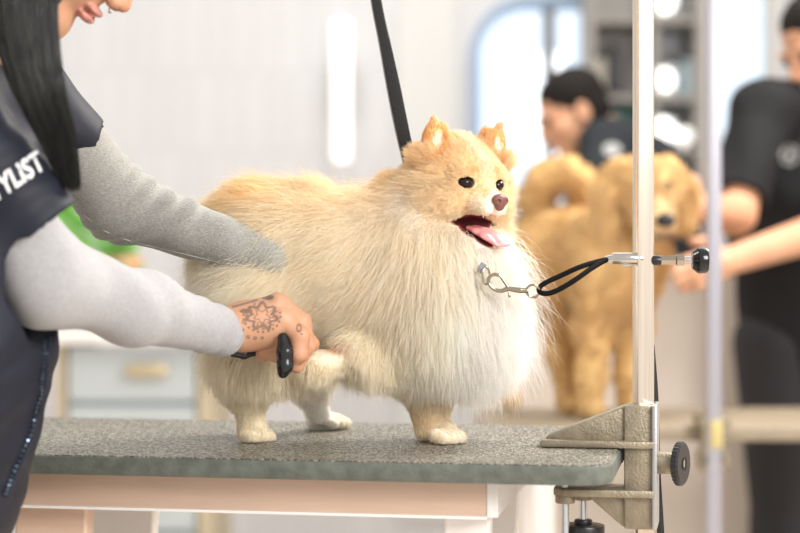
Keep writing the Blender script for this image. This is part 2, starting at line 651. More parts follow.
for (ya, yb) in ((347, 401), (407, 461), (467, 530), (536, 600)):
    dz0, dz1 = Z(yb, CY), Z(ya, CY)
    d = MB().box(((cx0 + cx1) / 2, CY + .008, (dz0 + dz1) / 2), (cx1 - cx0 - .012, 0.02, dz1 - dz0), bev=0.004).build('drawer', M['bluegrey'], cab, smooth=False)
    hz = Z((ya + yb) / 2 - 4, CY)
    h = MB().box((X(147, CY), CY - .012, hz), (0.115, 0.03, 0.035), bev=0.012)
    h.build('handle', mat('aged_brass', (0.62, 0.52, 0.34), 0.35, 0.6), d)

# potted plant on the cabinet
pp = at(113, 337, CY + .2)
pl = empty('potted_plant', (pp[0], pp[1], ctop + .031), 'leafy green plant in a terracotta pot on the cabinet', 'plant')
pz = ctop + .031
ph = Z(256, CY + .2) - pz
MB().cyl((pp[0], pp[1], pz), (pp[0], pp[1], pz + ph), 0.05, 0.075, bev=.004).cyl((pp[0], pp[1], pz + ph - .03), (pp[0], pp[1], pz + ph), 0.082, 0.082, bev=.006).build('pot', mat('terracotta', (0.72, 0.42, 0.24), 0.7, vary=.1), pl)
lf = MB()
for i in range(46):
    a = random.uniform(0, 6.28); e = random.uniform(-0.35, 1.3); L = random.uniform(.10, .19)
    d = V3(math.cos(a) * math.cos(e) - 0.45, math.sin(a) * math.cos(e), math.sin(e))
    base = V3(pp[0], pp[1], pz + ph)
    tip = base + d * L
    q = Vector((0, 0, 1)).rotation_difference(Vector(d)).to_matrix().to_4x4()
    lf.tube([base, (base + tip) / 2 + V3(0, 0, .01), tip], [0.0025, 0.002, 0.001], n=5, sub=3)
    lf.sphere(tip, 0.036, (0.62, 0.12, 1.1), q, n=10)
lf.build('foliage', mat('leaf_green', (0.16, 0.48, 0.05), 0.45, vary=.25), pl)

# open shelving unit with globe lamps, between the two windows
SY = 6.2
sx0, sx1 = X(592, SY), X(700, SY)
shf = empty('open_shelf', ((sx0 + sx1) / 2, SY + .15, Z(226, SY)), 'grey open shelving unit with glowing globes hung on the back wall', 'shelf')
M['shelf'] = mat('grey_brown_laminate', (0.33, 0.31, 0.29), 0.5)
for xx in (sx0, X(655, SY), sx1):
    MB().box((xx, SY + .15, (2.4 + Z(226, SY)) / 2), (0.025, 0.28, 2.4 - Z(226, SY))).build('upright', M['shelf'], shf, smooth=False)
MB().box(((sx0 + X(655, SY)) / 2, SY + .27, (2.38 + Z(226, SY)) / 2), (X(655, SY) - sx0, 0.01, 2.38 - Z(226, SY))).build('back_panel', mat('grey_back_panel', (0.50, 0.48, 0.46), 0.5), shf, smooth=False)
MB().box(((sx1 + X(655, SY)) / 2, SY + .27, (2.38 + Z(226, SY)) / 2), (sx1 - X(655, SY) - .03, 0.01, 2.38 - Z(226, SY))).build('back_panel', mat('pale_back_panel', (0.66, 0.69, 0.73), 0.4), shf, smooth=False)
levels = [Z(y, SY) for y in (225, 152, 98, 20)]
for z in levels:
    MB().box(((sx0 + sx1) / 2, SY + .13, z), (sx1 - sx0 - .026, 0.26, 0.018)).build('shelf_board', M['shelf'], shf, smooth=False)
for i, (px, py, r, lab) in enumerate(((663, 130, .046, 'large glowing globe lamp on the shelf beside the steel pole'), (665, 78, .038, 'small glowing globe lamp on the upper shelf board'), (664, 2, .045, 'glowing globe lamp on the top shelf near the ceiling'), (686, 140, .03, 'small dim globe lamp at the right end of its shelf'))):
    lev = [z for z in levels if z < Z(py, SY)]
    z0 = max(lev) + .0092
    g = empty('globe_lamp', (X(px, SY), SY + .04, z0), lab, 'lamp', 'globe lamps on the shelving unit')
    MB().cyl((X(px, SY), SY + .04, z0), (X(px, SY), SY + .04, z0 + .02), .02, .015).build('lamp_base', M['silver'], g)
    MB().sphere((X(px, SY), SY + .04, z0 + .015 + r), r).build('globe', mat('lit_globe', (1, 1, 1), .4, emit=(1, .97, .92), estr=2.5 if i < 3 else .8), g)
cols_b = [(0.10, 0.22, 0.20), (0.7, 0.75, 0.8), (0.75, 0.7, 0.6), (0.08, 0.08, 0.09), (0.8, 0.8, 0.82), (0.35, 0.45, 0.5)]
names_b = ['dark green', 'pale grey', 'cream', 'black', 'white', 'slate blue']
where = {0: 'lowest', 1: 'second lowest', 2: 'third lowest'}
k = 0
for li in (0, 1, 2):
    for px in (602, 618, 674, 693) if li != 1 else (600, 614, 628, 674):
        c = k % 6
        xx = X(px, SY); z = levels[li] + .0092
        hgt = [.15, .11, .13][k % 3]
        t = empty('bottle', (xx, SY + .12, z), '%s grooming product bottle on the %s shelf, %s' % (names_b[c], where[li], {602: 'leftmost', 600: 'leftmost', 618: 'second from left', 614: 'second from left', 628: 'third from left', 674: 'right of the middle upright', 693: 'at the right end'}[px]), 'bottle', 'bottles on the shelving unit')
        MB().cyl((xx, SY + .12, z), (xx, SY + .12, z + hgt), .027, bev=.006, n=16).build('bottle_body', mat('bottle_' + names_b[c].replace(' ', '_'), cols_b[c], .3), t)
        MB().cyl((xx, SY + .12, z + hgt), (xx, SY + .12, z + hgt + .03), .012, n=12).build('bottle_cap', M['black'], t)
        k += 1

# ================================================================== grooming table
yaw = math.radians(-10)
TU = V3(math.cos(yaw), math.sin(yaw), 0); TV = V3(-math.sin(yaw), math.cos(yaw), 0)
TT = 0.85


def tb(u, v, z):  # table coordinates to world
    return TU * u + TV * v + V3(0, 0, z)


TR = Matrix.Rotation(yaw, 4, 'Z')
u0, u1, v0, v1 = -0.990, -0.126, 1.986, 2.418
tc_ = tb((u0 + u1) / 2, (v0 + v1) / 2, 0)
table = empty('grooming_table', tc_, 'grey textured grooming table the small fluffy dog stands on', 'table')


def rrect(u0, u1, v0, v1, r, n=8):
    out = []
    for (cx, cy, a0) in ((u1 - r, v1 - r, 0), (u0 + r, v1 - r, 90), (u0 + r, v0 + r, 180), (u1 - r, v0 + r, 270)):
        for i in range(n + 1):
            a = math.radians(a0 + 90 * i / n)
            out.append((cx + r * math.cos(a), cy + r * math.sin(a)))
    return out


# gritty rubber surface
m_, nt, b = new_mat('gritty_grey_mat')
tc = nt.nodes.new('ShaderNodeTexCoord')
n1 = nt.nodes.new('ShaderNodeTexVoronoi'); n1.inputs['Scale'].default_value = 420
n2 = nt.nodes.new('ShaderNodeTexNoise'); n2.inputs['Scale'].default_value = 330; n2.inputs['Detail'].default_value = 3
nt.links.new(tc.outputs['Object'], n1.inputs['Vector']); nt.links.new(tc.outputs['Object'], n2.inputs['Vector'])
cr = nt.nodes.new('ShaderNodeValToRGB')
cr.color_ramp.elements[0].position = 0.44; cr.color_ramp.elements[0].color = (0.050, 0.050, 0.040, 1)
cr.color_ramp.elements[1].position = 0.60; cr.color_ramp.elements[1].color = (0.50, 0.45, 0.355, 1)
nt.links.new(n2.outputs['Fac'], cr.inputs['Fac']); nt.links.new(cr.outputs['Color'], b.inputs['Base Color'])
bp = nt.nodes.new('ShaderNodeBump'); bp.inputs['Strength'].default_value = 1.0; bp.inputs['Distance'].default_value = 0.0032
ad = nt.nodes.new('ShaderNodeMath'); nt.links.new(n1.outputs['Distance'], ad.inputs[0]); nt.links.new(n2.outputs['Fac'], ad.inputs[1])
nt.links.new(ad.outputs[0], bp.inputs['Height']); nt.links.new(bp.outputs['Normal'], b.inputs['Normal'])
b.inputs['Roughness'].default_value = 0.42; b.inputs['Specular IOR Level'].default_value = 0.8
M['mat'] = m_
M['edge'] = mat('grey_edge', (0.115, 0.125, 0.105), 0.55, vary=.25, vscale=60, bump=.3, bscale=300)
MB().prism(rrect(u0, u1, v0, v1, .035), TT - .0215, TT - .001, M=TR, bev=.0025).build('tabletop', M['edge'], table)
MB().prism(rrect(u0 + .003, u1 - .003, v0 + .003, v1 - .003, .033), TT - .001, TT, M=TR).build('rubber_mat', M['mat'], table, smooth=False)
M['peach'] = mat('pale_wood_rail', (0.70, 0.50, 0.38), 0.45, vary=.05, vscale=6, stretch=(1, 8, 20))
M['white'] = mat('white_paint', (0.86, 0.82, 0.79), 0.4)
ru1 = -0.262
ang = Matrix.Rotation(yaw, 4, 'Z')
c = tb((u0 + .02 + ru1) / 2, 2.036, TT - .0425)
MB().box(c, (ru1 - u0 - .02, .022, .040), TR, bev=.0015).build('front_rail', M['peach'], table, smooth=False)
MB().box(tb((u0 + .02 + ru1) / 2, 2.034, TT - .0625), (ru1 - u0 - .02, .03, .003), TR).build('rail_lip', M['white'], table, smooth=False)
MB().box(tb((u0 + .02 + ru1) / 2, 2.37, TT - .0425), (ru1 - u0 - .02, .022, .040), TR).build('rear_rail', M['peach'], table, smooth=False)
MB().box(tb(ru1 + .006, 2.203, TT - .0425), (.012, .358, .040), TR, bev=.001).build('end_rail', M['white'], table, smooth=False)
MB().box(tb(u0 + .03, 2.203, TT - .0425), (.012, .34, .040), TR).build('end_rail', M['white'], table, smooth=False)
# crossed folding legs (seen only just under the rail on the left)
for (ua, ub, v, m2) in ((-.764, -.774, 2.06, M['peach']), (-.770, -.825, 2.34, M['white'])):
    a = tb(ua, v, TT - .064); b2 = tb(ub, v, 0.012)
    d = b2 - a
    mid = (a + b2) / 2
    R = Vector((0, 0, 1)).rotation_difference(Vector(-d)).to_matrix().to_4x4() @ TR
    MB().box(mid, (.085, .03, np.linalg.norm(d)), R, bev=.003).build('leg', m2, table, smooth=False)
for v in (2.06, 2.34):
    a = tb(u1 - .16, v, TT - .064); b2 = tb(u1 - .20, v, .012)
    MB().box((a + b2) / 2, (.05, .03, np.linalg.norm(a - b2)), Vector((0, 0, 1)).rotation_difference(Vector(a - b2)).to_matrix().to_4x4() @ TR, bev=.003).build('leg', M['white'], table, smooth=False)

# ================================================================== upright pole and clamp
PY = 2.165
PX = X(643.3, PY)
pole = empty('grooming_pole', (PX, PY, 0.50), 'square polished steel upright pole held in the cast table clamp', 'pole')
Rp = Matrix.Rotation(math.radians(14), 4, 'Z')
MB().box((PX, PY, 1.3), (.0205, .0185, 1.60), Rp, bev=.0022, seg=3).build('tube', mat('brushed_steel_tube', (0.84, 0.72, 0.60), 0.18, 0.85, vary=.08, vscale=6, stretch=(40, 40, 1)), pole)
MB().box((PX - .1, PY, 2.11), (.23, .018, .018), bev=.002).build('overhead_arm', M['silver'], pole)

M['cast'] = mat('cast_aluminium', (0.30, 0.255, 0.185), 0.46, 0.6, vary=.16, vscale=70, bump=.5, bscale=350)
clamp = empty('table_clamp', (PX, PY, TT), 'rough cast aluminium clamp gripping the right end of the table', 'clamp')
cl = MB()
# built in local coordinates: x to the right along the table, y depth, z up; origin at the pole
CM = Matrix.Translation((PX, PY, 0)) @ Matrix.Rotation(math.radians(-10), 4, 'Z')
px2m = PY / F


def lz(py): return Z(py, PY)


hw = .024
xl, xr = -.021, .0135
# upright block
cl.box(CM @ Vector(((xl + xr) / 2, 0, (lz(404) + lz(527)) / 2)), (xr - xl, .044, lz(404) - lz(527)), Matrix.Rotation(math.radians(-10), 4, 'Z'), bev=.003)
# right-hand flange of the upright, given a brighter metal than the casting
MB().box(CM @ Vector((xr + .0005, 0, (lz(403) + lz(526)) / 2)), (.006, .058, lz(403) - lz(526)), Matrix.Rotation(math.radians(-10), 4, 'Z'), bev=.002).build('flange', mat('brighter_aluminium', (.50, .50, .50), .35, .8, bump=.2, bscale=300), clamp)
zt1 = TT + .0008
# upper jaw plate
cl.prism([(-.1155, -.030), (xr, -.030), (xr, .030), (-.1155, .030)], zt1, zt1 + .0085, M=CM, bev=.002)
# upper triangular gusset (x,z) extruded in depth
gz = zt1 + .0085
for yy in (0.0,):
    cl.prism([(-.1120, gz - .001), (xl + .004, gz - .001), (xl + .004, lz(404.5)), (xl - .0, lz(405)), (-.1080, gz + .004)], yy - .017, yy + .017, 'Y', M=CM, bev=.002)
# lower jaw plate
zl = lz(490)
cl.prism([(-.1015, -.018), (-.090, -.030), (xr, -.030), (xr, .030), (-.09, .030), (-.1015, .018)], zl - .006, zl + .003, M=CM, bev=.002)
cl.prism([(-.062, zl - .005), (xl + .004, zl - .005), (xl + .004, lz(526)), (xl - .002, lz(525)), (-.056, zl - .012)], -.016, .016, 'Y', M=CM, bev=.002)
# screw bosses
for (bx, by) in ((-.088, -.016), (-.070, .016)):
    cl.cyl(CM @ Vector((bx, by, zl - .015)), CM @ Vector((bx, by, zl - .004)), .0115, bev=.002)
cl.build('casting', M['cast'], clamp, sharp=.5)
# black rubber pad against the table edge
MB().box(CM @ Vector((xl - .004, 0, TT - .006)), (.005, .04, .022), Matrix.Rotation(math.radians(-10), 4, 'Z'), bev=.001).build('rubber_pad', M['black'], clamp)
# side boss and knurled knob
kz = lz(462)
ka = CM @ Vector((xr + .003, -.004, kz)); kb = CM @ Vector((.034, -.007, kz)); kd_ = (kb - ka).normalized()
MB().cyl(ka, kb, .0125, bev=.002).build('side_boss', M['cast'], clamp)
kn = MB()
n = 60
prof = [(0, .002), (.0, .022), (.0015, .0245), (.007, .0245), (.009, .022), (.009, .010), (.006, .006), (.006, .001)]
q = Vector((0, 0, 1)).rotation_difference((kd_ + Vector((0, -.14, 0))).normalized()).to_matrix().to_4x4()
vs = []
bm = kn.bm
rings = []
k0_ = kb + kd_ * .004
for (h, r) in prof:
    ring = []
    for i in range(n):
        rr = r * (1.035 if (i % 2 == 0 and r > .02) else 1)
        ring.append(bm.verts.new(k0_ + (q @ Vector((rr * math.cos(2 * math.pi * i / n), rr * math.sin(2 * math.pi * i / n), h)))))
    rings.append(ring)
for a, b2 in zip(rings, rings[1:]):
    for i in range(n):
        bm.faces.new((a[i], a[(i + 1) % n], b2[(i + 1) % n], b2[i]))
bm.faces.new(rings[0]); bm.faces.new(rings[-1])
kno = kn.build('knob', M['black'], clamp, sharp=.4)
MB().cyl(kb - kd_ * .004, k0_ + kd_ * .009, .0045).build('knob_screw', M['silver'], kno)
# clamping screws with black handles
for (bx, by, by2) in ((-.088, -.016, 526), (-.070, .016, 522)):
    a = CM @ Vector((bx, by, TT - .0222)); b2 = CM @ Vector((bx, by, lz(556 if by < 0 else 540)))
    s_ = MB().cyl(b2, a, .0042, n=20)
    zz = b2.z
    while zz < a.z - .002:
        s_.cyl((a.x, a.y, zz), (a.x, a.y, zz + .0008), .0047, n=16); zz += .0018
    so = s_.build('clamp_screw', mat('zinc_screw', (.72, .74, .76), .25, 1.0), clamp)
    hb, ht, hr = (lz(562), lz(545), .0235) if by < 0 else (lz(545), lz(528), .0250)
    MB().cyl((a.x, a.y, hb), (a.x, a.y, ht), hr, bev=.002).cyl((a.x, a.y, ht - .001), (a.x, a.y, ht + .006), .0105, bev=.0015).build('screw_handle', M['black'], so)

# hanging thin black strap behind the pole
hs = MB().tube([at(651, 345, PY + .03), at(655, 400, PY + .032), at(657, 470, PY + .035), at(661, 540, PY + .035), at(664, 640, PY + .035)], .0042, n=8, flat=((0, 1, 0), (0.35, 1.0)))
tag(hs.build('hanging_strap', M['black']), 'thin black strap hanging down behind the steel pole and clamp', 'strap')

# ================================================================== tether (bungee with snap hook) and eye bolt
M['cord'] = mat('woven_black_cord', (.006, .006, .006), .85, spec=.15, bump=.8, bscale=900)
TY = 2.13
bolt = empty('eye_bolt', at(645, 259, PY), 'steel eye bolt with black tightening knob through the pole', 'bolt')
YB = PY - .004
sl = MB().cyl(at(612, 258.5, YB), at(643, 258.5, YB), .0068, n=28, bev=.0015)
sl.cyl(at(622, 264.5, YB), at(631, 264.5, YB), .0028, n=12)
sl.build('sleeve', M['silver'], bolt)
MB().cyl(at(652, 260.3, YB), at(661, 260.3, YB), .0058, n=20, bev=.001).build('rubber_washer', M['black'], bolt)
th = MB().cyl(at(660, 260.3, YB), at(695, 260.3, YB), .0040, n=20)
x_ = 661
while x_ < 693:
    th.cyl(at(x_, 260.3, YB), at(x_ + .8, 260.3, YB), .0046, n=16); x_ += 1.7
th.build('threaded_rod', M['silver'], bolt)
MB().cyl(at(660, 260.3, YB), at(676, 260.3, YB), .0056, n=6, bev=.0006).cyl(at(676, 260.3, YB), at(684, 260.3, YB), .0072, n=6, bev=.0006).build('hex_nut', M['chrome'], bolt, sharp=.3)
kk = MB()
kk.cyl(at(692, 260.3, YB), at(697, 260.3, YB), .0095, .0145, n=28)
kk.cyl(at(697, 260.3, YB), at(708, 260.3, YB), .0155, .0145, n=28, bev=.0025)
kk.build('knob', mat('glossy_black', (.01, .01, .011), .12), bolt)

teth = empty('tether', at(577, 275, TY), 'black bungee tether with a steel snap hook from collar to pole', 'tether')
pA = at(613, 258.5, YB - .002)
MB().tube([at(606, 260, YB - .001), pA, at(618, 258.5, YB)], .0046, n=14).build('ferrule', M['silver'], teth)
up = [at(612, 259, TY + .03), at(600, 261, TY + .025), at(580, 267, TY + .008), at(560, 276, TY + .002), at(547, 282, TY - .002), at(540, 287, TY - .004), at(540, 292, TY - .006), at(547, 293.5, TY - .008), at(558, 290, TY - .008), at(575, 280, TY - .004), at(592, 268, TY + .012), at(605, 260.5, TY + .026), at(612, 258.5, TY + .03)]
MB().tube(up, .0030, n=12, sub=8).build('bungee_loop', M['cord'], teth)
# ring at the end of the hook
YH = TY - .006
ringp = [at(533 + 6.5 * math.cos(a), 291 + 6.2 * math.sin(a), YH + .002 * math.sin(a)) for a in np.linspace(0, 2 * math.pi, 12, endpoint=False)]
MB().tube(ringp, .0015, n=10, closed=True, sub=4).build('swivel_ring', M['chrome'], teth)
hk = MB()
hk.tube([at(526, 290.5, YH), at(520, 290.3, YH), at(514, 289.5, YH), at(507, 288.5, YH)], [.0029, .0036, .0032, .0028], n=12)
hk.cyl(at(525, 290.5, YH), at(528.5, 290.8, YH), .0036, n=16, bev=.0006)
hk.tube([at(508, 288.5, YH), at(501, 291, YH), at(494, 289, YH), at(489, 284, YH), at(489, 278, YH), at(494, 274.5, YH), at(500, 276, YH), at(504, 281, YH), at(508, 287, YH)], [.0026, .0024, .0022, .0021, .0021, .0021, .0020, .0020, .0020], n=12, sub=6)
hk.cyl(at(508, 289, YH), at(509.5, 295.5, YH - .001), .0013, n=10)
hk.sphere(at(509.5, 295.8, YH - .001), .0019, n=12)
hk.build('snap_hook', M['chrome'], teth)

# black webbing grooming loop from above to the dog's neck
st = MB()
a = [at(368, -60, 2.30), at(376, 0, 2.28), at(385, 45, 2.27), at(394, 90, 2.26), at(402, 130, 2.255), at(410, 165, 2.25)]
st.tube(a, [.0062, .0064, .0075, .0086, .0088, .0080], n=16, sub=8, flat=((1, -.25, 0.15), (1.0, 0.16)))
lp = empty('grooming_loop', at(376, -20, 2.28), 'black webbing grooming loop hanging down to the fluffy dog neck', 'strap')
st.build('strap', mat('black_webbing', (.022, .022, .022), .8, bump=1.0, bscale=700), lp)
e = MB()
for s_ in (-1, 1):
    e.tube([np.array(p) + V3(s_ * .0062 * k2, -.0016, 0) for p, k2 in zip(a, (1, 1.0, 1.1, 1.3, 1.3, 1.2))], .0007, n=6, sub=8)
e.build('stitching', mat('grey_thread', (.16, .16, .15), .8), lp)


# ================================================================== the small fluffy dog
DY = 2.235
S = DY / F                      # metres per pixel at the dog


def d_(px, py, dy=0.0):
    return at(px, py, DY + dy)


hF = np.array((0.61, -0.79, -0.02))
hS, hF, hU = frame(hF, (0.05, 0, 1))     # hS = the dog's left (pointing away and right)
hS = -hS if hS[0] < 0 else hS
HC = d_(461, 183, -0.02)


def hd(s, f, u):                 # head coordinates in pixels
    return HC + (hS * s + hF * f + hU * u) * S


dog = empty('pomeranian', (d_(350, 440)[0], DY, TT), 'small fluffy cream and golden dog standing on the grey table, mouth open', 'dog')
B = SDF(k=0.03)
B.ell(d_(442, 292, -.01), (.068, .060, .082))
B.cap(d_(425, 268), d_(290, 262, .01), .076, .070)
B.ell(d_(268, 276, .01), (.066, .066, .080))
B.cap(d_(440, 270), d_(452, 205), .052, .044)          # neck
B.ell(d_(406, 222, .01), (.040, .040, .034))
# tail lying over the back
B.chain([d_(232, 262, .02), d_(226, 230, .02), d_(258, 210, .02), d_(320, 202, .02)], [.016, .018, .020, .014], k=.015)
# near hind leg
B.chain([d_(262, 300, -.03), d_(258, 345, -.03), d_(246, 388, -.02), d_(252, 424, -.012)], [.048, .034, .017, .0150], k=.02)
B.cap(d_(250, 429, -.010), d_(258, 431.5, -.022), .0125, .0115, k=.008)
# far hind leg
B.chain([d_(290, 300, .05), d_(300, 350, .075), d_(311, 388, .09), d_(318, 413, .115)], [.045, .032, .018, .0150], k=.02)
B.cap(at(318, 421, 2.37), at(337, 423.5, 2.37), .0150, .0125, k=.008)
# standing front leg
B.chain([d_(425, 320, .01), d_(428, 372, .0), d_(430, 410, .0), d_(433, 427, .0)], [.040, .026, .0175, .0150], k=.02)
B.cap(d_(428, 430.5, -.002), d_(447, 432.0, -.016), .0135, .0125, k=.008)
for q_, dr, w_ in ((V3(*at(262, 432.5, 2.212)), V3(.75, -.65, 0), .0062), (V3(*at(453, 433.5, 2.195)), V3(.8, -.6, 0), .0068), (V3(*at(341, 424, 2.362)), V3(.85, -.5, 0), .0065)):
    dr = dr / np.linalg.norm(dr); sd = V3(-dr[1], dr[0], 0)
    for t_ in (-1.5, -.5, .5, 1.5):
        e = q_ + sd * t_ * w_ * 1.5 - dr * abs(t_) * .0025
        e[2] = TT + w_ + .001
        B.cap(e - dr * .010 + V3(0, 0, .004), e + dr * .003, w_, w_ * .95, k=.003)
# lifted front leg, paw held back
B.chain([d_(392, 322, -.020), d_(366, 345, -.045), d_(342, 356, -.070)], [.024, .015, .0135], k=.02)
B.ell(d_(322, 362, -.078), (.022, .0150, .0145), k=.010)
# head
B.ell(HC + hU * 2 * S, np.array((40, 40, 38)) * S, np.array([hS, hF, hU]).T, k=.012)
for s_ in (-1, 1):
    B.ell(hd(s_ * 25, 14, -16), np.array((19, 19, 18)) * S, np.array([hS, hF, hU]).T, k=.012)     # cheeks
    B.ell(hd(s_ * 19, 27, 9), np.array((11, 9, 7)) * S, np.array([hS, hF, hU]).T, k=.008)          # brow
    # muzzle halves
    B.cap(hd(s_ * 8, 26, -15), hd(s_ * 7, 48, -23), 13 * S, 9.0 * S, k=.006)
    # ears: wide triangles, hollow on the front
    for a_, u_, e_, v_ in ((23, 32, 35, 49), (31, 34, 39, 54), (38, 32, 42, 57), (46, 26, 45, 50)):
        B.cap(hd(s_ * a_, 1, u_), hd(s_ * e_, 5, v_), 8.5 * S, 3.4 * S, k=.003)
    B.ell(hd(s_ * 38, 2, 40), np.array((13, 6, 15)) * S, np.array([hS, hF, hU]).T, k=.003)
    B.ell(hd(s_ * 38, 14, 38), np.array((10, 7.5, 14)) * S, np.array([hS * .93 - hU * .37 * s_, hF, hU * .93 + hS * .37 * s_]).T, k=.003, sub=True)
B.cap(hd(0, 20, -3), hd(0, 52, -16), 13 * S, 7.5 * S, k=.008)       # bridge of the muzzle
B.ell(hd(0, 56, -18), np.array((8.5, 5.5, 6.0)) * S, np.array([hS, hF, hU]).T, k=.004)
# lower jaw, dropped open
B.cap(hd(0, 8, -42), hd(0, 39, -65), 15 * S, 8.5 * S, k=.008)
for s_ in (-1, 1):
    B.cap(hd(s_ * 11, 10, -42), hd(s_ * 5, 38, -63), 9 * S, 7 * S, k=.006)
# mouth opening
MOUTH = ((47, -47, 15, 18, 12.5), (31, -43, 20, 15, 10.0), (15, -38, 25, 12, 6.5))
for (f, u, rs, rf, ru) in MOUTH:
    B.ell(hd(0, f, u), np.array((rs, rf, ru)) * S, np.array([hS, hF * .90 - hU * .43, hU * .90 + hF * .43]).T, k=.002, sub=True)
# eye sockets
EYES = [hd(-20.5, 31.5, -1.0), hd(20.5, 31.5, -1.0)]
for e_ in EYES:
    B.ell(e_ + hF * 2 * S, np.array((8.5, 6, 5.0)) * S, np.array([hS, hF, hU]).T, k=.003, sub=True)
dme = B.mesh(.0021)
dv = np.zeros(len(dme.vertices) * 3, dtype=np.float32); dme.vertices.foreach_get('co', dv); dv = dv.reshape(-1, 3).astype(float)

CREAM = V3(.96, .87, .69); WHITE = V3(.97, .945, .90); GOLD = V3(.92, .64, .29); TAN = V3(.94, .73, .45)


def to_px(P):
    return 400 + P[:, 0] * F / P[:, 1], HY + (CZ - P[:, 2]) * F / P[:, 1]


def head_c(P):
    q = (P - HC) / S
    return q @ hS, q @ hF, q @ hU


def blob(P, c, r):
    q = (P - c) / np.array(r)
    return np.exp(-np.sum(q * q, 1))


def dog_colour(P):
    n = fnoise(P, 60, 3)[:, None]; n2 = fnoise(P, 160, 5)[:, None]
    c = np.tile(CREAM, (len(P), 1)) + 0.0
    def mixc(c, colr, w): return c * (1 - w[:, None]) + colr * w[:, None]
    # white chest and rump underside
    c = mixc(c, WHITE, np.clip(1.3 * blob(P, d_(485, 320, -.02), (.075, .2, .11)), 0, 1))
    c = mixc(c, WHITE, np.clip(blob(P, d_(320, 395, .11), (.03, .06, .06)) * 1.2, 0, 1))
    c = mixc(c, V3(.93, .84, .68), np.clip(blob(P, d_(400, 250, -.05), (.06, .1, .09)), 0, 1) * .8)
    c = mixc(c, WHITE, np.clip(blob(P, d_(215, 300, .0), (.05, .2, .05)), 0, 1) * .6)
    # golden saddle and tail
    c = mixc(c, GOLD, np.clip(blob(P, d_(245, 200, .0), (.09, .2, .022)) * .85, 0, 1) * (.8 + .2 * n[:, 0]))
    c = mixc(c, TAN, np.clip(blob(P, d_(340, 205, .0), (.10, .2, .035)) * .5, 0, 1))
    # legs
    for q in (d_(430, 415), ):
        c = mixc(c, TAN, np.clip(blob(P, q, (.028, .05, .030)) * .75, 0, 1))
    c = mixc(c, V3(.55, .33, .20), np.clip(blob(P, d_(336, 349, -.085), (.017, .04, .0065)) * 1.3, 0, 1))
    # head
    hs, hf, hu = head_c(P)
    r = np.sqrt(hs ** 2 + hf ** 2 + hu ** 2)
    hd_w = smooth01(-r, -62, -48) * smooth01(hu, -60, -35)
    face = V3(.94, .73, .45)
    c = mixc(c, face, hd_w * .9)
    c = mixc(c, V3(.92, .82, .66), hd_w * smooth01(-np.abs(hs), -12, -2) * smooth01(hu, 0, 15) * .75)     # pale stripe on forehead
    c = mixc(c, V3(.93, .86, .74), hd_w * smooth01(hf, 34, 46) * .8 * smooth01(-hu, 8, 20))                   # pale muzzle
    c = mixc(c, V3(.92, .80, .62), hd_w * smooth01(-hu, 22, 40) * .7)
    for s_ in (-1, 1):
        e = hd(s_ * 40, 0, 42)
        c = mixc(c, V3(.86, .50, .18), np.clip(blob(P, e, (18 * S, 18 * S, 20 * S)) * 1.4, 0, 1))
        q_ = (P - hd(s_ * 38, 14, 38)) / S
        iw = smooth01(-((q_ @ hS / 9) ** 2 + (q_ @ hF / 8) ** 2 + (q_ @ hU / 13) ** 2), -1.25, -.85)
        c = mixc(c, V3(.95, .80, .66), iw)
        c = mixc(c, V3(.83, .55, .26), np.clip(blob(P, hd(s_ * 14, 38, 10), (5 * S, 5 * S, 5 * S)) * .8, 0, 1))
    # warm patch behind the near ear and cheek
    c = mixc(c, V3(.86, .62, .32), np.clip(blob(P, d_(410, 172, -.01), (.026, .08, .034)) * 1.2, 0, 1))
    c = mixc(c, V3(.94, .88, .78), np.clip(blob(P, d_(424, 205, -.04), (.012, .05, .030)) * .9, 0, 1))
    return np.clip(c * (1 + .04 * n + .05 * n2), 0, 1)


bc = dog_colour(dv)
hs, hf, hu = head_c(dv)
# skin of the mouth, ear inside, nose leather, paw pads
def inside_mouth(P):
    w = np.zeros(len(P))
    for (f, u, rs, rf, ru) in MOUTH:
        q = (P - hd(0, f, u)) / S
        a = q @ hS / (rs + .8); b_ = q @ (hF * .90 - hU * .43) / (rf + .8); c_ = q @ (hU * .90 + hF * .43) / (ru + .8)
        w = np.maximum(w, smooth01(-(a * a + b_ * b_ + c_ * c_), -1.45, -1.15))
    return w


mw = inside_mouth(dv)
bc = bc * (1 - mw[:, None]) + V3(.20, .045, .045) * mw[:, None]
bc = bc * .93
for s_ in (-1, 1):
    q = (dv - hd(s_ * 38, 14, 38)) / S
    eu = hU * .93 + hS * .37 * s_; es = hS * .93 - hU * .37 * s_
    e_in = (q @ es / 10.6) ** 2 + (q @ hF / 8.3) ** 2 + (q @ eu / 14.6) ** 2
    wv = smooth01(-e_in, -1.1, -.95)[:, None]
    bc = bc * (1 - wv) + V3(.88, .66, .56) * wv
for e_ in EYES:
    wv = smooth01(-np.linalg.norm(dv - e_, axis=1) / S, -9.2, -7.4)[:, None]
    bc = bc * (1 - wv) + V3(.10, .055, .04) * wv
vcol(dme, bc)
M['dogskin'] = mat('fur_undercoat', (.9, .8, .6), .9, attr='vcol', spec=.1)
body = link('body', dme, M['dogskin'], dog)

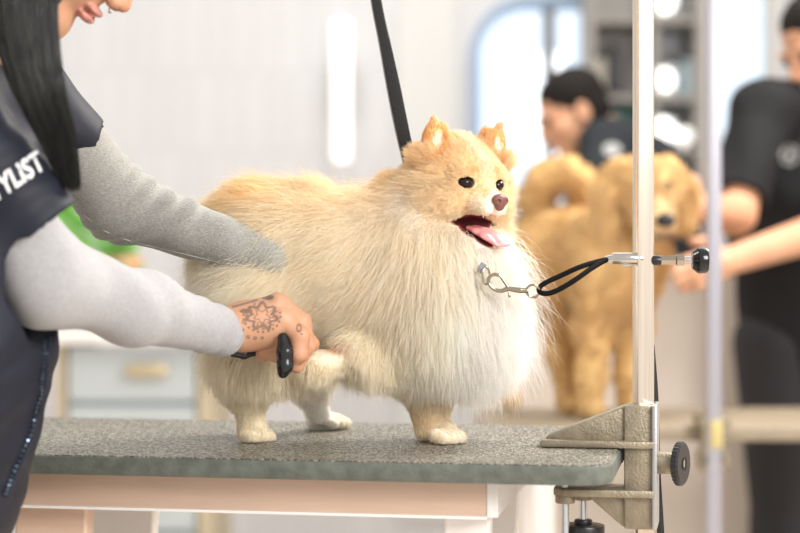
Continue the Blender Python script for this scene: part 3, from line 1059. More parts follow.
# coat -------------------------------------------------------------
def fur_len(P):
    hs, hf, hu = head_c(P)
    r = np.sqrt(hs ** 2 + hf ** 2 + hu ** 2)
    L = np.full(len(P), .040)
    L = L + .042 * blob(P, d_(480, 320), (.08, .2, .09)) + .012 * blob(P, d_(430, 250), (.05, .2, .05))
    z = P[:, 2] - TT
    px, py = to_px(P)
    # the legs are short haired near the foot
    leg = smooth01(-z, -.12, -.035)
    L = L * (1 - leg) + .0065 * leg
    front = blob(P, d_(430, 385), (.05, .06, .05))
    L = np.where((z < .12) & (z > .04), np.maximum(L, .010 + .045 * smooth01(z, .035, .12)), L)
    lw = blob(P, d_(330, 358, -.08), (.030, .03, .020)); L = L * (1 - np.clip(lw * 1.5, 0, 1)) + .004 * np.clip(lw * 1.5, 0, 1)
    # head
    hw = smooth01(-r, -70, -46)
    Lh = .0075 + .014 * smooth01(-hf, -22, 6) - .002 * smooth01(hu, 10, 30)
    Lh = Lh + .026 * smooth01(np.abs(hs), 22, 38) * smooth01(-hu, -26, 8) * smooth01(-hf, -26, -6)
    Lh = np.where(hu < -40, np.minimum(Lh, .008 + .02 * smooth01(-hf, -20, 0)), Lh)
    Lh = Lh + .009 * smooth01(hs, 22, 36) * smooth01(-hf, -30, -5)
    Lh = np.where(hf > 34, .0030 + .003 * smooth01(-hf, -46, -34), Lh)
    for s_ in (-1, 1):
        ew = np.clip(blob(P, hd(s_ * 43, 0, 44), (19 * S, 18 * S, 23 * S)) * 1.6, 0, 1)
        Lh = Lh * (1 - ew) + .0042 * ew
        q_ = (P - hd(s_ * 36, 16, 40)) / S
        iw = smooth01(-((q_ @ hS / 12) ** 2 + (q_ @ hF / 9) ** 2 + (q_ @ hU / 15) ** 2), -1.3, -.7)
        Lh = Lh * (1 - .35 * iw)
    hw = hw * smooth01(hu, -62, -44)
    hw = np.where((hf > 30) & (r < 78) & (hu > -72), 1.0, hw)
    hw = np.maximum(hw, ear_w(P))
    return L * (1 - hw) + Lh * hw


def ear_w(P):
    w = 0
    for s_ in (-1, 1):
        w = w + blob(P, hd(s_ * 43, 0, 44), (19 * S, 18 * S, 23 * S))
    return np.clip(w * 1.6, 0, 1)


def fur_comb(P, N):
    px, py = to_px(P)
    hs, hf, hu = head_c(P)
    r = np.sqrt(hs ** 2 + hf ** 2 + hu ** 2)
    t = smooth01(px, 330, 460)[:, None]
    c = V3(-.75, -.05, -.42) * (1 - t) + V3(.18, -.15, -1.0) * t
    top = smooth01(-py, -235, -200)[:, None] * (1 - t)
    c = c * (1 - top) + V3(-.9, 0, .05) * top
    low = smooth01(-(P[:, 2] - TT), -.14, -.10)[:, None]
    c = c * (1 - low) + V3(0, 0, -1.0) * low
    hw = (smooth01(-r, -74, -50) * smooth01(hu, -66, -46))[:, None]
    hw = np.where(((hf > 30) & (r < 78) & (hu > -72))[:, None], 1.0, hw)
    hw = np.maximum(hw, ear_w(P)[:, None])
    # head hair streams away from the nose
    away = P - hd(0, 60, -14)
    away = norm(away) + N * .55 - V3(0, 0, .15)
    upw = smooth01(hu, 20, 45)[:, None]
    away = away * (1 - upw) + (norm(away) + hU * .8) * upw
    for s_ in (-1, 1):
        ew = np.clip(blob(P, hd(s_ * 43, 0, 44), (19 * S, 18 * S, 23 * S)) * 1.6, 0, 1)[:, None]
        away = away * (1 - ew) + (hU * 1.0 + hS * s_ * .30 - hF * .15) * ew
    return c * (1 - hw) + away * hw


def keep_fur(P, N):
    k = inside_mouth(P) < .05
    hs, hf, hu = head_c(P)
    nose = (np.abs(hs) < 11) & (hf > 53) & (hu > -28) & (hu < -8)
    k &= ~nose
    k &= ~((np.abs(hs) < 6) & (hf > 46) & (hu > -34) & (hu < -25))
    for e_ in EYES:
        k &= (((P - e_) @ hU / S / 6.0) ** 2 + ((P - e_) @ hS / S / 8.6) ** 2 > 1) | ((P - e_) @ hF / S < -9)
    # no fur on the sole touching the table
    k &= ~((P[:, 2] < TT + .004))
    return k


def grow(n, seg, seed, weight, sel, r0, r1, frizz, clump, cn, scale=1.0, bend=1.2, grav=.25, name='coat', lift=0.0):
    P, N = sample_surface(dme, n, weight)
    k = keep_fur(P, N) & sel(P)
    P, N = P[k], N[k]
    pts = strands(P, N, fur_comb(P, N), fur_len(P) * scale, seg, bend, frizz, clump, cn, grav, seed, lift)
    # tips stay above the table and out of the open mouth
    bad = np.zeros(len(P), dtype=bool)
    for j_ in range(1, seg):
        bad |= inside_mouth(pts[:, j_]) > .3
        for e_ in EYES:
            q_ = (pts[:, j_] - e_) / S
            bad |= (((q_ @ hU) / 5.2) ** 2 + ((q_ @ hS) / 8.0) ** 2 < 1) & (np.abs(q_ @ hF - 4) < 8)
    pts = pts[~bad]; P = P[~bad]; strands.clump_id = strands.clump_id[~bad] % max(1, len(P))
    pts[:, :, 2] = np.maximum(pts[:, :, 2], TT + .0015)
    c = dog_colour(P) * rng.uniform(.93, 1.05, (len(P), 1))
    cv = rng.normal(size=len(P))[strands.clump_id][:, None]
    c = c * (1 + V3(.03, .055, .10) * np.clip(cv, -1.6, 1.6) * (1.5 if 'head' in name else .8))
    return hair_object(name, pts, np.clip(c, 0, 1), r0, r1, M['fur'], dog)


M['fur'] = fur_mat('fur_strands', trans=.30, gloss=.04)


def is_head(P):
    hs, hf, hu = head_c(P)
    r = np.sqrt(hs ** 2 + hf ** 2 + hu ** 2)
    return (((r < 60) | ((hf > 25) & (r < 82))) & (hu > -74)) | (ear_w(P) > .15)


vis = lambda C: 0.25 + 1.0 * (C[:, 1] < DY + .05)
grow(190000, 7, 3, vis, lambda P: ~is_head(P), .00014, .00004, .13, .30, 16, name='body_coat', bend=1.0)
grow(20000, 7, 5, vis, lambda P: ~is_head(P), .00013, .00003, .28, .25, 10, 1.32, name='outer_coat', bend=.8)
grow(130000, 6, 4, lambda C: 1.0 * is_head(C), is_head, .00016, .00004, .20, .55, 16, name='head_coat', grav=.08, bend=1.15)

# eyes, nose, tongue, teeth
M['eye'] = mat('wet_dark_eye', (.010, .004, .003), .06, spec=.35)
for e_ in EYES:
    sg_ = 1 if (e_ - HC) @ hS > 0 else -1
    ex = hS * .80 - hF * .60 * sg_ + hU * .10 * sg_; ex /= np.linalg.norm(ex)
    ez = hU - ex * (hU @ ex); ez /= np.linalg.norm(ez); ey = np.cross(ez, ex)
    RM = Matrix([[ex[i_], ey[i_], ez[i_]] for i_ in range(3)]).to_4x4()
    eo = MB().sphere(e_ - hF * .8 * S, 1.0, (7.8 * S, 7.0 * S, 5.6 * S), RM, n=32).build('eye', M['eye'], dog)
nz = SDF(k=.002)
nz.ell(hd(0, 60.5, -17), np.array((9.6, 5.4, 6.4)) * S, np.array([hS, hF, hU]).T)
nz.ell(hd(0, 60, -21), np.array((5.8, 5.0, 6.4)) * S, np.array([hS, hF, hU]).T)
for s_ in (-1, 1):
    nz.ell(hd(s_ * 5.4, 65.6, -18.5), np.array((2.7, 3.2, 2.2)) * S, np.array([hS, hF, hU]).T, k=.0008, sub=True)
link('nose', nz.mesh(.0005), mat('brown_nose', (.20, .075, .06), .25, bump=.4, bscale=700), dog)
tg = SDF(k=.004)
tg.chain([hd(2, 20, -50), hd(3, 32, -51), hd(3, 46, -54), hd(4, 56, -60)], [7 * S, 8 * S, 8 * S, 6 * S])
tm = tg.mesh(.0008)
tv = np.zeros(len(tm.vertices) * 3, dtype=np.float32); tm.vertices.foreach_get('co', tv); tv = tv.reshape(-1, 3).astype(float)
ax_ = hU * .90 + hF * .43
rel = (tv - hd(0, 38, -47)) / S
a_ = rel @ ax_; s_c = rel @ hS
tv = tv + (s_c * .75)[:, None] * hS * S - (a_ * .50)[:, None] * ax_ * S - (np.exp(-(s_c / 1.6) ** 2) * 1.2)[:, None] * ax_ * S
tm.vertices.foreach_set('co', tv.astype(np.float32).ravel()); tm.update()
link('tongue', tm, mat('pink_tongue', (.80, .33, .34), .22, sss=.3, bump=.2, bscale=900), dog)
tt = MB()
for s_ in (-1, 1):
    tt.cyl(hd(s_ * 8.5, 46, -29), hd(s_ * 8.3, 46.5, -34.5), 1.3 * S, .3 * S, n=10)
tt.build('teeth', mat('teeth', (.85, .80, .68), .3), dog)
# collar
CC = d_(447, 250, -.004)
cpts = []
for a in np.linspace(0, 2 * math.pi, 20, endpoint=False):
    cpts.append(CC + V3(math.cos(a) * .062, math.sin(a) * .062, -.010 * math.cos(a) - .012 * math.sin(a) * -1))
MB().tube(cpts, .0065, n=12, closed=True, sub=3, flat=((0, 0, 1), (1.0, .25))).build('collar', mat('grey_collar', (.07, .07, .075), .7, bump=.4, bscale=600), dog)
cr_ = MB()
cr_.tube([at(486 + 6 * math.cos(a) * .6, 276 + 8.5 * math.sin(a), 2.128 + .003 * math.cos(a)) for a in np.linspace(0, 2 * math.pi, 12, endpoint=False)], .0012, n=10, closed=True)
cr_.build('collar_ring', M['chrome'], dog)
MB().box(at(482, 268, 2.135), (.008, .003, .012), Matrix.Rotation(.5, 4, 'Y'), bev=.001).build('collar_tab', mat('grey_nylon', (.22, .22, .24), .6), dog)


# ================================================================== people
def person_root(loc, label, group=None):
    return empty('person', loc, label, 'person', group)


def head_prims(B, C, fwd, up, sc=1.0, k=.012):
    """adds a human head; C = centre between the ears, sc scales a 0.23 m tall head"""
    s_, f, u = frame(fwd, up)
    R = np.array([s_, f, u]).T
    def h(a, b, c): return C + (s_ * a + f * b + u * c) * sc
    B.ell(h(0, -.012, .040), np.array((.074, .094, .082)) * sc, R, k=k)
    B.ell(h(0, .030, -.020), np.array((.062, .060, .080)) * sc, R, k=k)
    B.cap(h(0, .050, -.088), h(0, .062, -.094), .022 * sc, .017 * sc, k=k)          # chin
    for q in (-1, 1):
        B.cap(h(q * .052, .0, -.060), h(q * .018, .060, -.092), .016 * sc, .014 * sc, k=k)   # jaw line
        B.ell(h(q * .042, .058, -.022), np.array((.022, .020, .020)) * sc, R, k=k)       # cheek
        B.ell(h(q * .032, .080, .024), np.array((.026, .012, .008)) * sc, R, k=k * .6)   # brow
        B.ell(h(q * .032, .094, .006), np.array((.016, .012, .010)) * sc, R, k=k * .5, sub=True)
        B.ell(h(q * .032, .078, .006), np.array((.0125, .0125, .0125)) * sc, R, k=.002)
        B.ell(h(q * .080, -.008, -.004), np.array((.009, .020, .031)) * sc, R, k=.004)    # ear
        B.ell(h(q * .088, -.004, .000), np.array((.006, .011, .018)) * sc, R, k=.003, sub=True)
        B.ell(h(q * .013, .098, -.032), np.array((.009, .010, .009)) * sc, R, k=.004)     # nostril wing
    B.cap(h(0, .088, .012), h(0, .107, -.027), .008 * sc, .0098 * sc, k=.006)
    B.ell(h(0, .086, -.055), np.array((.026, .012, .0055)) * sc, R, k=.003)      # upper lip
    B.ell(h(0, .084, -.067), np.array((.022, .012, .0065)) * sc, R, k=.003)      # lower lip
    return h


def verts_of(me):
    v = np.zeros(len(me.vertices) * 3, dtype=np.float32); me.vertices.foreach_get('co', v)
    return v.reshape(-1, 3).astype(float)


def lerp(a, b, t): return np.array(a) * (1 - t) + np.array(b) * t


# ---------------------------------------------------------------- the groomer on the left
gr = person_root((-.60, 1.95, 0), 'person in a navy tunic over pale grey sleeves leaning over the dog, long black hair')
gH = V3(-.349, 2.01, 1.421)
gF = V3(.737, .0, -.679); gU = V3(.68, .0, .737)
SH_N = V3(-.475, 1.86, 1.235); SH_F = V3(-.422, 2.13, 1.252)
EL_N = at(46, 279, 1.905); WR_N = at(220, 331, 2.085)
EL_F = at(118, 203, 2.20); WR_F = at(262, 257, 2.175)
HIP = V3(-.60, 1.91, .84); CH = V3(-.50, 1.95, 1.12); NK = V3(-.43, 1.995, 1.285)
SK = SDF(k=.03)
SK.cap(HIP, CH, .100, .110); SK.cap(CH, lerp(SH_N, SH_F, .5), .11, .07)
SK.cap(SH_N, SH_F, .036, .034)
SK.cap(NK, gH - gU * .05 - gF * .02, .050, .046, k=.02)
for q in (-1, 1):
    hp = HIP + V3(0, q * .085, -.04)
    SK.chain([hp, V3(-.60, 1.91 + q * .09, .47), V3(-.62, 1.91 + q * .10, .09)], [.085, .055, .038])
    SK.cap(V3(-.62, 1.91 + q * .10, .045), V3(-.48, 1.91 + q * .11, .035), .036, .028)
SK.chain([SH_N, EL_N, WR_N], [.036, .030, .020], k=.01); SK.chain([SH_F, EL_F, WR_F], [.034, .029, .018], k=.01)
m_body = SK.mesh(.006)
HB = SDF(k=.012)
head_prims(HB, gH, gF, gU, .9)
HB.cap(gH - gU * .05 - gF * .02, lerp(gH, NK, .7), .046, .047, k=.02)
m_head = HB.mesh(.0022)

# near hand: palm and five fingers closed on the clippers
def hp_(px, py, dy=0.0): return at(px, py, 2.105 + dy)


HN = SDF(k=.008)
HN.cap(hp_(222, 329, -.012), hp_(244, 326, -.006), .0235, .0225, k=.012)
HN.cap(hp_(244, 316, -.002), hp_(279, 307, .004), .0165, .0145, k=.012)
HN.cap(hp_(246, 328, -.008), hp_(284, 322, -.010), .0185, .0165, k=.012)
HN.cap(hp_(244, 338, -.004), hp_(276, 337, -.004), .0150, .0125, k=.012)
HN.ell(hp_(262, 322, -.012), (.026, .014, .021), k=.010)
# index finger: straight across the knuckles and down around the dog paw
HN.chain([hp_(277, 304, .000), hp_(301, 322, -.004), hp_(306, 346, -.010), hp_(297, 366, -.014)], [.0125, .0112, .0098, .0080], k=.004)
# middle finger
HN.chain([hp_(280, 318, -.012), hp_(300, 336, -.022), hp_(299, 354, -.024), hp_(292, 364, -.016)], [.0122, .0108, .0095, .0078], k=.003)
# ring finger curled under
HN.chain([hp_(279, 330, -.010), hp_(289, 345, -.012), hp_(278, 355, -.004), hp_(264, 352, .004)], [.0115, .0100, .0088, .0075], k=.003)
# little finger
HN.chain([hp_(272, 338, -.002), hp_(276, 350, .002), hp_(264, 354, .008), hp_(252, 349, .012)], [.0100, .0086, .0078, .0068], k=.003)
# thumb on the far side of the palm
HN.chain([hp_(252, 314, .012), hp_(276, 310, .034), hp_(298, 328, .040), hp_(312, 344, .036)], [.0150, .0125, .0108, .0088], k=.006)
# tendons and knuckles
for a, b2 in (((250, 318), (277, 304)), ((252, 326), (280, 317)), ((252, 334), (279, 329))):
    HN.cap(hp_(*a, -.018), hp_(*b2, -.013), .004, .0055, k=.006)
for q in ((277, 303, -.009), (281, 317, -.020), (279, 330, -.018)):
    HN.ell(hp_(*q), (.0075, .006, .0075), k=.006)
m_hand = HN.mesh(.0010)
# far hand buried in the coat of the flank
HFh = SDF(k=.008)
fh = lambda px, py, dy=0.0: at(px - 8, py - 2, 2.195 + dy)
HFh.cap(fh(262, 256), fh(300, 268, .004), .022, .020)
HFh.ell(fh(300, 270, .006), (.034, .014, .032))
for i, (dx, dy_) in enumerate(((34, -16), (40, -4), (38, 8), (30, 19))):
    HFh.chain([fh(312, 262 + i * 7, .006), fh(312 + dx * .6, 262 + i * 7 + dy_ * .5, .008), fh(312 + dx, 262 + i * 7 + dy_ + 6, .018)], [.0095, .0088, .0070], k=.003)
HFh.chain([fh(285, 280, .004), fh(300, 298, .0), fh(318, 306, .008)], [.0125, .0105, .0085], k=.005)
m_far = HFh.mesh(.0016)

skin = V3(.56, .30, .18)
for me, kind in ((m_body, 0), (m_head, 1), (m_hand, 2), (m_far, 0)):
    v = verts_of(me)
    c = np.tile(skin, (len(v), 1)) * (1 + .05 * fnoise(v, 90, 9)[:, None])
    if kind == 1:
        s_, f, u = frame(gF, gU)
        q = v - gH
        a, b_, c_ = q @ s_ / .9, q @ f / .9, q @ u / .9
        for cu, ru in ((-.055, .0062), (-.067, .0072)):
            wv = np.exp(-((a / .024) ** 4 + ((c_ - cu) / ru) ** 4)) * (b_ > .07)
            c = lerp(c, V3(.62, .26, .24), wv[:, None])
        c = c * (1 + .08 * smooth01(b_, .09, .115)[:, None] * V3(.4, -1, -1))
    if kind == 2:
        px, py = to_px(v)
        # redder knuckles and fingertips
        wv = np.clip(smooth01(px, 286, 306) * .7, 0, 1)[:, None]
        c = c * (1 - wv * V3(.0, .10, .12))
        # line tattoo on the back of the hand: petals, rows of dots
        front = v[:, 1] < 2.105
        t = np.zeros(len(v))
        cx, cy = 262.0, 316.0
        dx, dy_ = px - cx, (py - cy) * 1.15
        r = np.hypot(dx, dy_); th = np.arctan2(dy_, dx)
        t = np.maximum(t, smooth01(-np.abs(r - 13 - 2.6 * np.sin(th * 7)), -2.9, -1.2) * (dx > -17))
        t = np.maximum(t, (r > 8) * (r < 16.5) * (np.sin(th * 17 + r * .5) > .05) * (th > -.6) * (th < 2.4) * .8)
        t = np.maximum(t, (r > 10) * (r < 17) * (np.sin(th * 13 - r * .6) > .3) * (th < -1.4) * .7)
        t = np.maximum(t, smooth01(-np.abs(r - 18.5), -1.7, -.6) * (np.sin(th * 22) > -.1) * (dy_ > -6))
        t = np.maximum(t, smooth01(-np.abs(r - 6.5 - 1.6 * np.sin(th * 5)), -1.5, -.5) * .8)
        t = np.maximum(t, smooth01(-np.hypot((px - 246) / 6.5, (py - 311) / 2.4), -1.2, -.8))
        t = np.maximum(t, smooth01(-np.hypot((px - 268) / 6.0, (py - 297.5) / 2.6), -1.2, -.8))
        t = np.maximum(t, smooth01(-np.abs((py - 306) + (px - 236) * .28), -1.6, -.6) * (px < 258) * (px > 232))
        for k, (qx, qy, qr) in enumerate(((242, 336, 2.2), (248, 337, 2.4), (255, 338, 2.3), (262, 338, 1.6), (243, 330, 1.6), (244, 322, 2.6), (247, 316, 2.0))):
            t = np.maximum(t, smooth01(-np.abs(np.hypot(px - qx, py - qy) - qr * .55), -1.1, -.3))
        t = np.maximum(t, smooth01(-np.abs(np.hypot((px - 299) / 1.0, (py - 328) / 1.5) - 2.2), -1.3, -.4))
        t = np.maximum(t, smooth01(-np.hypot((px - 302) / 1.4, (py - 334) / 1.2), -1.3, -.8))
        t = t * front * (.75 + .25 * np.sin(px * 1.7) * np.sin(py * 1.9))
        c = lerp(c, V3(.035, .04, .05), (np.clip(t, 0, 1) * .85)[:, None])
    vcol(me, np.clip(c, 0, 1))
M['skin'] = mat('skin', tuple(skin), .48, attr='vcol', sss=.06, bump=.25, bscale=600)
gb = join_meshes([m_body, m_head, m_hand, m_far])
link('body', gb, M['skin'], gr)
s_, f, u = frame(gF, gU)
gh = lambda a, b_, c_: gH + (s_ * a + f * b_ + u * c_) * .9
for q in (-1, 1):
    eo = MB().sphere(gh(q * .032, .0765, .0035), .0108, n=20).build('eye', mat('eye_white', (.85, .83, .8), .1), gr)
    MB().sphere(gh(q * .032, .0815, -.001), .0060, n=16).build('iris', mat('dark_iris', (.03, .015, .01), .1), eo)
MB().tube([gh(-.014, .100, -.038), gh(-.012, .103, -.045), gh(-.006, .104, -.044)], .0008, n=8).build('nose_ring', M['chrome'], gr)
MB().sphere(gh(-.019, .097, -.062), .0018, n=12).sphere(gh(-.020, .096, -.068), .0015, n=12).build('lip_stud', M['chrome'], gr)

# tunic ----------------------------------------------------------
TN = SDF(k=.035)
TN.ell((-.471, 1.94, 1.00), (.118, .150, .17))
TN.ell((-.487, 1.94, .88), (.106, .145, .16))
TN.ell((-.555, 1.92, .74), (.11, .15, .14))
TN.cap(V3(-.485, 1.955, 1.08), lerp(SH_N, SH_F, .5) + V3(-.01, 0, -.03), .125, .085)
TN.cap(SH_N + V3(-.01, 0, .0), SH_F + V3(-.01, 0, 0), .056, .046)
ax_n = (EL_N - SH_N) / np.linalg.norm(EL_N - SH_N)
hemN = at(24, 213, 1.885)
TN.cap(SH_N, hemN + ax_n * .03, .058, .050, k=.03)
hemF = at(76, 140, 2.165)
axF = (hemF - SH_F) / np.linalg.norm(hemF - SH_F)
TN.cap(SH_F, hemF + axF * .03, .044, .038, k=.03)
# cut sleeves square at their hems
TN.ell(hemN + ax_n * .075, (.075, .075, .075), k=.002, sub=True)
TN.ell(hemF + axF * .066, (.066, .066, .066), k=.002, sub=True)
TN.ell(NK + V3(.02, 0, .055), (.06, .055, .055), k=.01, sub=True)


def folds(X_, Y_, Z_):
    return .0015 * np.sin(70 * (Z_ + .5 * X_) + 9 * np.sin(14 * Y_ + 3)) * np.sin(24 * Y_ + 11 * Z_) + .0012 * np.sin(140 * (X_ - Z_ * .5) + 5 * np.sin(30 * Z_))


tm = TN.mesh(.0032, disp=folds)
M['navy'] = mat('navy_nylon', (.010, .012, .022), .58, spec=.3, vary=.25, vscale=12, bump=.35, bscale=40)
tun = link('tunic', smooth_mesh(tm, 4), M['navy'], gr)
tv = verts_of(tm)
tree = BVHTree.FromPolygons([tuple(x) for x in tv], [tuple(p.vertices) for p in tm.polygons])


def on_surface(px, py, lift=.0008, Y0=1.2):
    """point on the tunic that the photo shows at this pixel"""
    o = Vector((0, 0, CZ)); dvec = Vector(tuple(at(px, py, 1.0) - V3(0, 0, CZ))).normalized()
    hit, nn, _, _ = tree.ray_cast(o, dvec)
    return None if hit is None else np.array(hit) + np.array(nn) * lift


# zip down the front with tape and teeth
zp = [on_surface(x_, y_) for x_, y_ in ((46, 338), (45, 352), (43.5, 368), (41.5, 384), (38.5, 400), (34, 418), (28, 438), (20, 458), (11, 478), (3, 496))]
zp = [p for p in zp if p is not None]
zo = MB().tube(zp, .0050, n=10, sub=6, flat=((0, -1, 0), (.30, 1.0))).build('zip_tape', mat('zip_tape', (.010, .014, .03), .6), tun)
zz = spline(zp, 8)
tb_ = MB()
acc = 0; last = zz[0]
for i in range(1, len(zz)):
    seg = np.linalg.norm(zz[i] - last)
    if seg >= .0030:
        dvec = Vector(zz[i] - zz[i - 1]).normalized()
        tb_.box(zz[i] + V3(0, -.0018, 0), (.0050, .0018, .0014), Vector((0, 0, 1)).rotation_difference(dvec).to_matrix().to_4x4()); last = zz[i]
tb_.build('zip_teeth', mat('zip_metal', (.26, .33, .42), .3, .9), zo)

# hems of the sleeves
def hem(c, axis, r, nm, n=28, thick=.0016):
    q = Vector((0, 0, 1)).rotation_difference(Vector(axis))
    pts = []
    for i in range(n):
        a = 2 * math.pi * i / n
        dv_ = np.array(q @ Vector((math.cos(a), math.sin(a), 0)))
        pts.append(c + dv_ * r)
    return MB().tube(pts, thick, n=8, closed=True, sub=2).build(nm, M['navy'], tun)


# lettering on the near sleeve
def lettering(text, pts_px, size, m, parent, name, font_bold=.0):
    fc = bpy.data.curves.new(name, 'FONT'); fc.body = text; fc.size = 1.0; fc.offset = font_bold; fc.space_character = 1.06
    fc.resolution_u = 4
    ft = bpy.data.objects.new('t', fc); col.objects.link(ft)
    bpy.context.view_layer.update()
    dg = bpy.context.evaluated_depsgraph_get()
    me = bpy.data.meshes.new_from_object(ft.evaluated_get(dg))
    bpy.data.objects.remove(ft)
    bm = bmesh.new(); bm.from_mesh(me)
    bmesh.ops.subdivide_edges(bm, edges=[e for e in bm.edges if e.calc_length() > .12], cuts=2)
    xs = [v.co.x for v in bm.verts]; x0_, x1_ = min(xs), max(xs)
    (ax_, ay_), (bx_, by_), (ux, uy) = pts_px
    ok = True
    for v in bm.verts:
        t = (v.co.x - x0_) / (x1_ - x0_)
        px = ax_ + (bx_ - ax_) * t + ux * v.co.y; py = ay_ + (by_ - ay_) * t + uy * v.co.y
        p = on_surface(px, py, .0009)
        if p is None: p = at(px, py, 1.84)
        v.co = Vector(p)
    bm.to_mesh(me); bm.free()
    return link(name, me, m, parent, smooth=False)


M['print'] = mat('white_print', (.82, .82, .82), .6)
# pixel baseline start, end and the direction of letter height
lettering('STYLIST', ((-13, 207), (45, 168), (-12, -25)), 1, M['print'], tun, 'lettering', .03)

# long pale sleeves ----------------------------------------------
M['sleeve'] = mat('pale_grey_jersey', (.37, .365, .375), .85, sheen=.4, vary=.06, vscale=180, bump=.5, bscale=420, spec=.2)
M['sleeve2'] = mat('heather_grey_jersey', (.32, .315, .29), .85, sheen=.4, vary=.22, vscale=300, bump=.6, bscale=420, spec=.2, stretch=(1, 1, 2.5))


def fold_fn(a, b_, amp, freq, seed=0, lo=0, hi=1):
    a = np.array(a); d = np.array(b_) - a; L = np.linalg.norm(d); d = d / L
    def fn(X_, Y_, Z_):
        t = ((X_ - a[0]) * d[0] + (Y_ - a[1]) * d[1] + (Z_ - a[2]) * d[2])
        w_ = smooth01(t / L, lo - .15, lo) * (1 - smooth01(t / L, hi, hi + .2))
        sw = Z_ * 28 + Y_ * 20
        return amp * w_ * (np.sin(t * freq + 1.6 * np.sin(sw + seed)) * (.6 + .4 * np.sin(sw * .7 + t * 30 + seed)))
    return fn


SN = SDF(k=.03)
st_n = SH_N + (EL_N - SH_N) * .42
SN.chain([st_n, EL_N, at(140, 308, 1.99), WR_N + (WR_N - EL_N) / np.linalg.norm(WR_N - EL_N) * .004], [.0465, .0430, .0355, .0270], k=.03)
SN.ell(WR_N + (WR_N - EL_N) / np.linalg.norm(WR_N - EL_N) * .030, (.0255, .0255, .0255), k=.003, sub=True)
f1 = fold_fn(EL_N, WR_N, .0030, 62, 1, .0, .6); f1b = fold_fn(EL_N, WR_N, .0010, 210, 3, .85, 1.1)
s1 = SN.mesh(.0022, disp=lambda a, b_, c_: f1(a, b_, c_) + f1b(a, b_, c_))
slv = link('sleeve', s1, M['sleeve'], gr)
SF = SDF(k=.03)
st_f = SH_F + (hemF - SH_F) * .55
SF.chain([st_f, EL_F, WR_F + (WR_F - EL_F) / np.linalg.norm(WR_F - EL_F) * .01], [.040, .0405, .0250], k=.025)
f2 = fold_fn(hemF, EL_F, .0028, 330, 1, .2, 1.4); f2b = fold_fn(EL_F, WR_F, .0012, 120, 2, .2, .9)
s2 = SF.mesh(.0018, disp=lambda a, b_, c_: f2(a, b_, c_) + f2b(a, b_, c_))
slf = link('sleeve', s2, M['sleeve2'], gr)
# seam along the under side of the far sleeve
t2 = BVHTree.FromPolygons([tuple(x) for x in verts_of(s2)], [tuple(p.vertices) for p in s2.polygons])
sm = []
for x_, y_ in ((84, 215), (105, 231), (130, 241), (155, 247), (180, 253), (205, 259), (230, 264), (250, 266)):
    hit = t2.ray_cast(Vector((0, 0, CZ)), Vector(tuple(at(x_, y_, 1) - V3(0, 0, CZ))).normalized())
    if hit[0] is not None: sm.append(np.array(hit[0]))
if len(sm) > 2:
    MB().tube(sm, .0007, n=6).build('seam', mat('seam_thread', (.48, .47, .45), .8), slf)
# trousers below the tunic
TRS = SDF(k=.03)
TRS.cap(HIP + V3(0, 0, -.02), HIP + V3(0, 0, -.08), .125, .12)
for q in (-1, 1):
    TRS.chain([HIP + V3(0, q * .085, -.06), V3(-.60, 1.91 + q * .09, .47), V3(-.62, 1.91 + q * .10, .10)], [.098, .070, .056])
link('trousers', TRS.mesh(.006), mat('dark_trousers', (.02, .02, .025), .7), gr)
for q in (-1, 1):
    sh_ = SDF(k=.015); sh_.cap(V3(-.625, 1.91 + q * .10, .055), V3(-.46, 1.91 + q * .11, .045), .046, .040)
    sh_.ell((-.55, 1.91 + q * .105, -.06), (.3, .2, .062), sub=True, k=.003)
    link('shoe', sh_.mesh(.004), mat('dark_shoe', (.03, .03, .03), .5), gr)

# hair: long black lock falling in front of the shoulder ---------
def hair_lock(n, roots, mids, tips, widths, seg=14, seed=0, wob=.004):
    """strands following a centre curve; widths = radii (side, depth) per station"""
    r = np.random.default_rng(seed)
    C = spline([*roots, *mids, *tips], 6)
    idx = np.linspace(0, len(C) - 1, seg)
    Cp = np.array([C[int(i)] * (1 - i % 1) + C[min(int(i) + 1, len(C) - 1)] * (i % 1) for i in idx])
    W = np.array([np.interp(np.linspace(0, 1, seg), np.linspace(0, 1, len(widths)), [w_[j] for w_ in widths]) for j in (0, 1)]).T
    a = r.uniform(0, 2 * math.pi, n); q = np.sqrt(r.uniform(.25, 1, n))
    pts = np.zeros((n, seg, 3))
    ph = r.uniform(0, 6.28, (n, 3))
    end = r.uniform(.82, 1.0, n)
    for i in range(seg):
        t = i / (seg - 1)
        ti = end * t * (seg - 1)
        lo_ = np.floor(ti).astype(int); fr = (ti - lo_)[:, None]; hi_ = np.minimum(lo_ + 1, seg - 1)
        c = Cp[lo_] * (1 - fr) + Cp[hi_] * fr
        w_ = W[lo_] * (1 - fr) + W[hi_] * fr
        off = np.stack([np.cos(a) * q * w_[:, 0], np.sin(a) * q * w_[:, 1], np.zeros(n)], 1)
        pts[:, i] = c + off + wob * t * np.sin(ph + t * 4) * .8
    return pts


M['hair'] = fur_mat('black_hair', trans=.10, gloss=.05, grough=.25)
Yh = 1.90
hp1 = hair_lock(9000, [gH - gF * .02 + gU * .09 + V3(-.02, -.05, .0), at(52, -70, 1.90), at(30, -30, 1.875)], [at(24, 5, 1.865), at(28, 45, 1.86), at(40, 95, 1.86)], [at(58, 140, 1.87), at(72, 190, 1.88)],
                [(.03, .03), (.03, .022), (.031, .018), (.033, .016), (.030, .014), (.024, .012), (.016, .009), (.007, .005)], seed=2)
hc = np.tile(V3(.006, .006, .006), (len(hp1), 1)) * rng.uniform(.5, 1.6, (len(hp1), 1))
pick = rng.random(len(hp1)) < .12
hc[pick] = V3(.05, .053, .030)
lk = hair_object('hair', hp1, hc, .00030, .00008, M['hair'], gr)
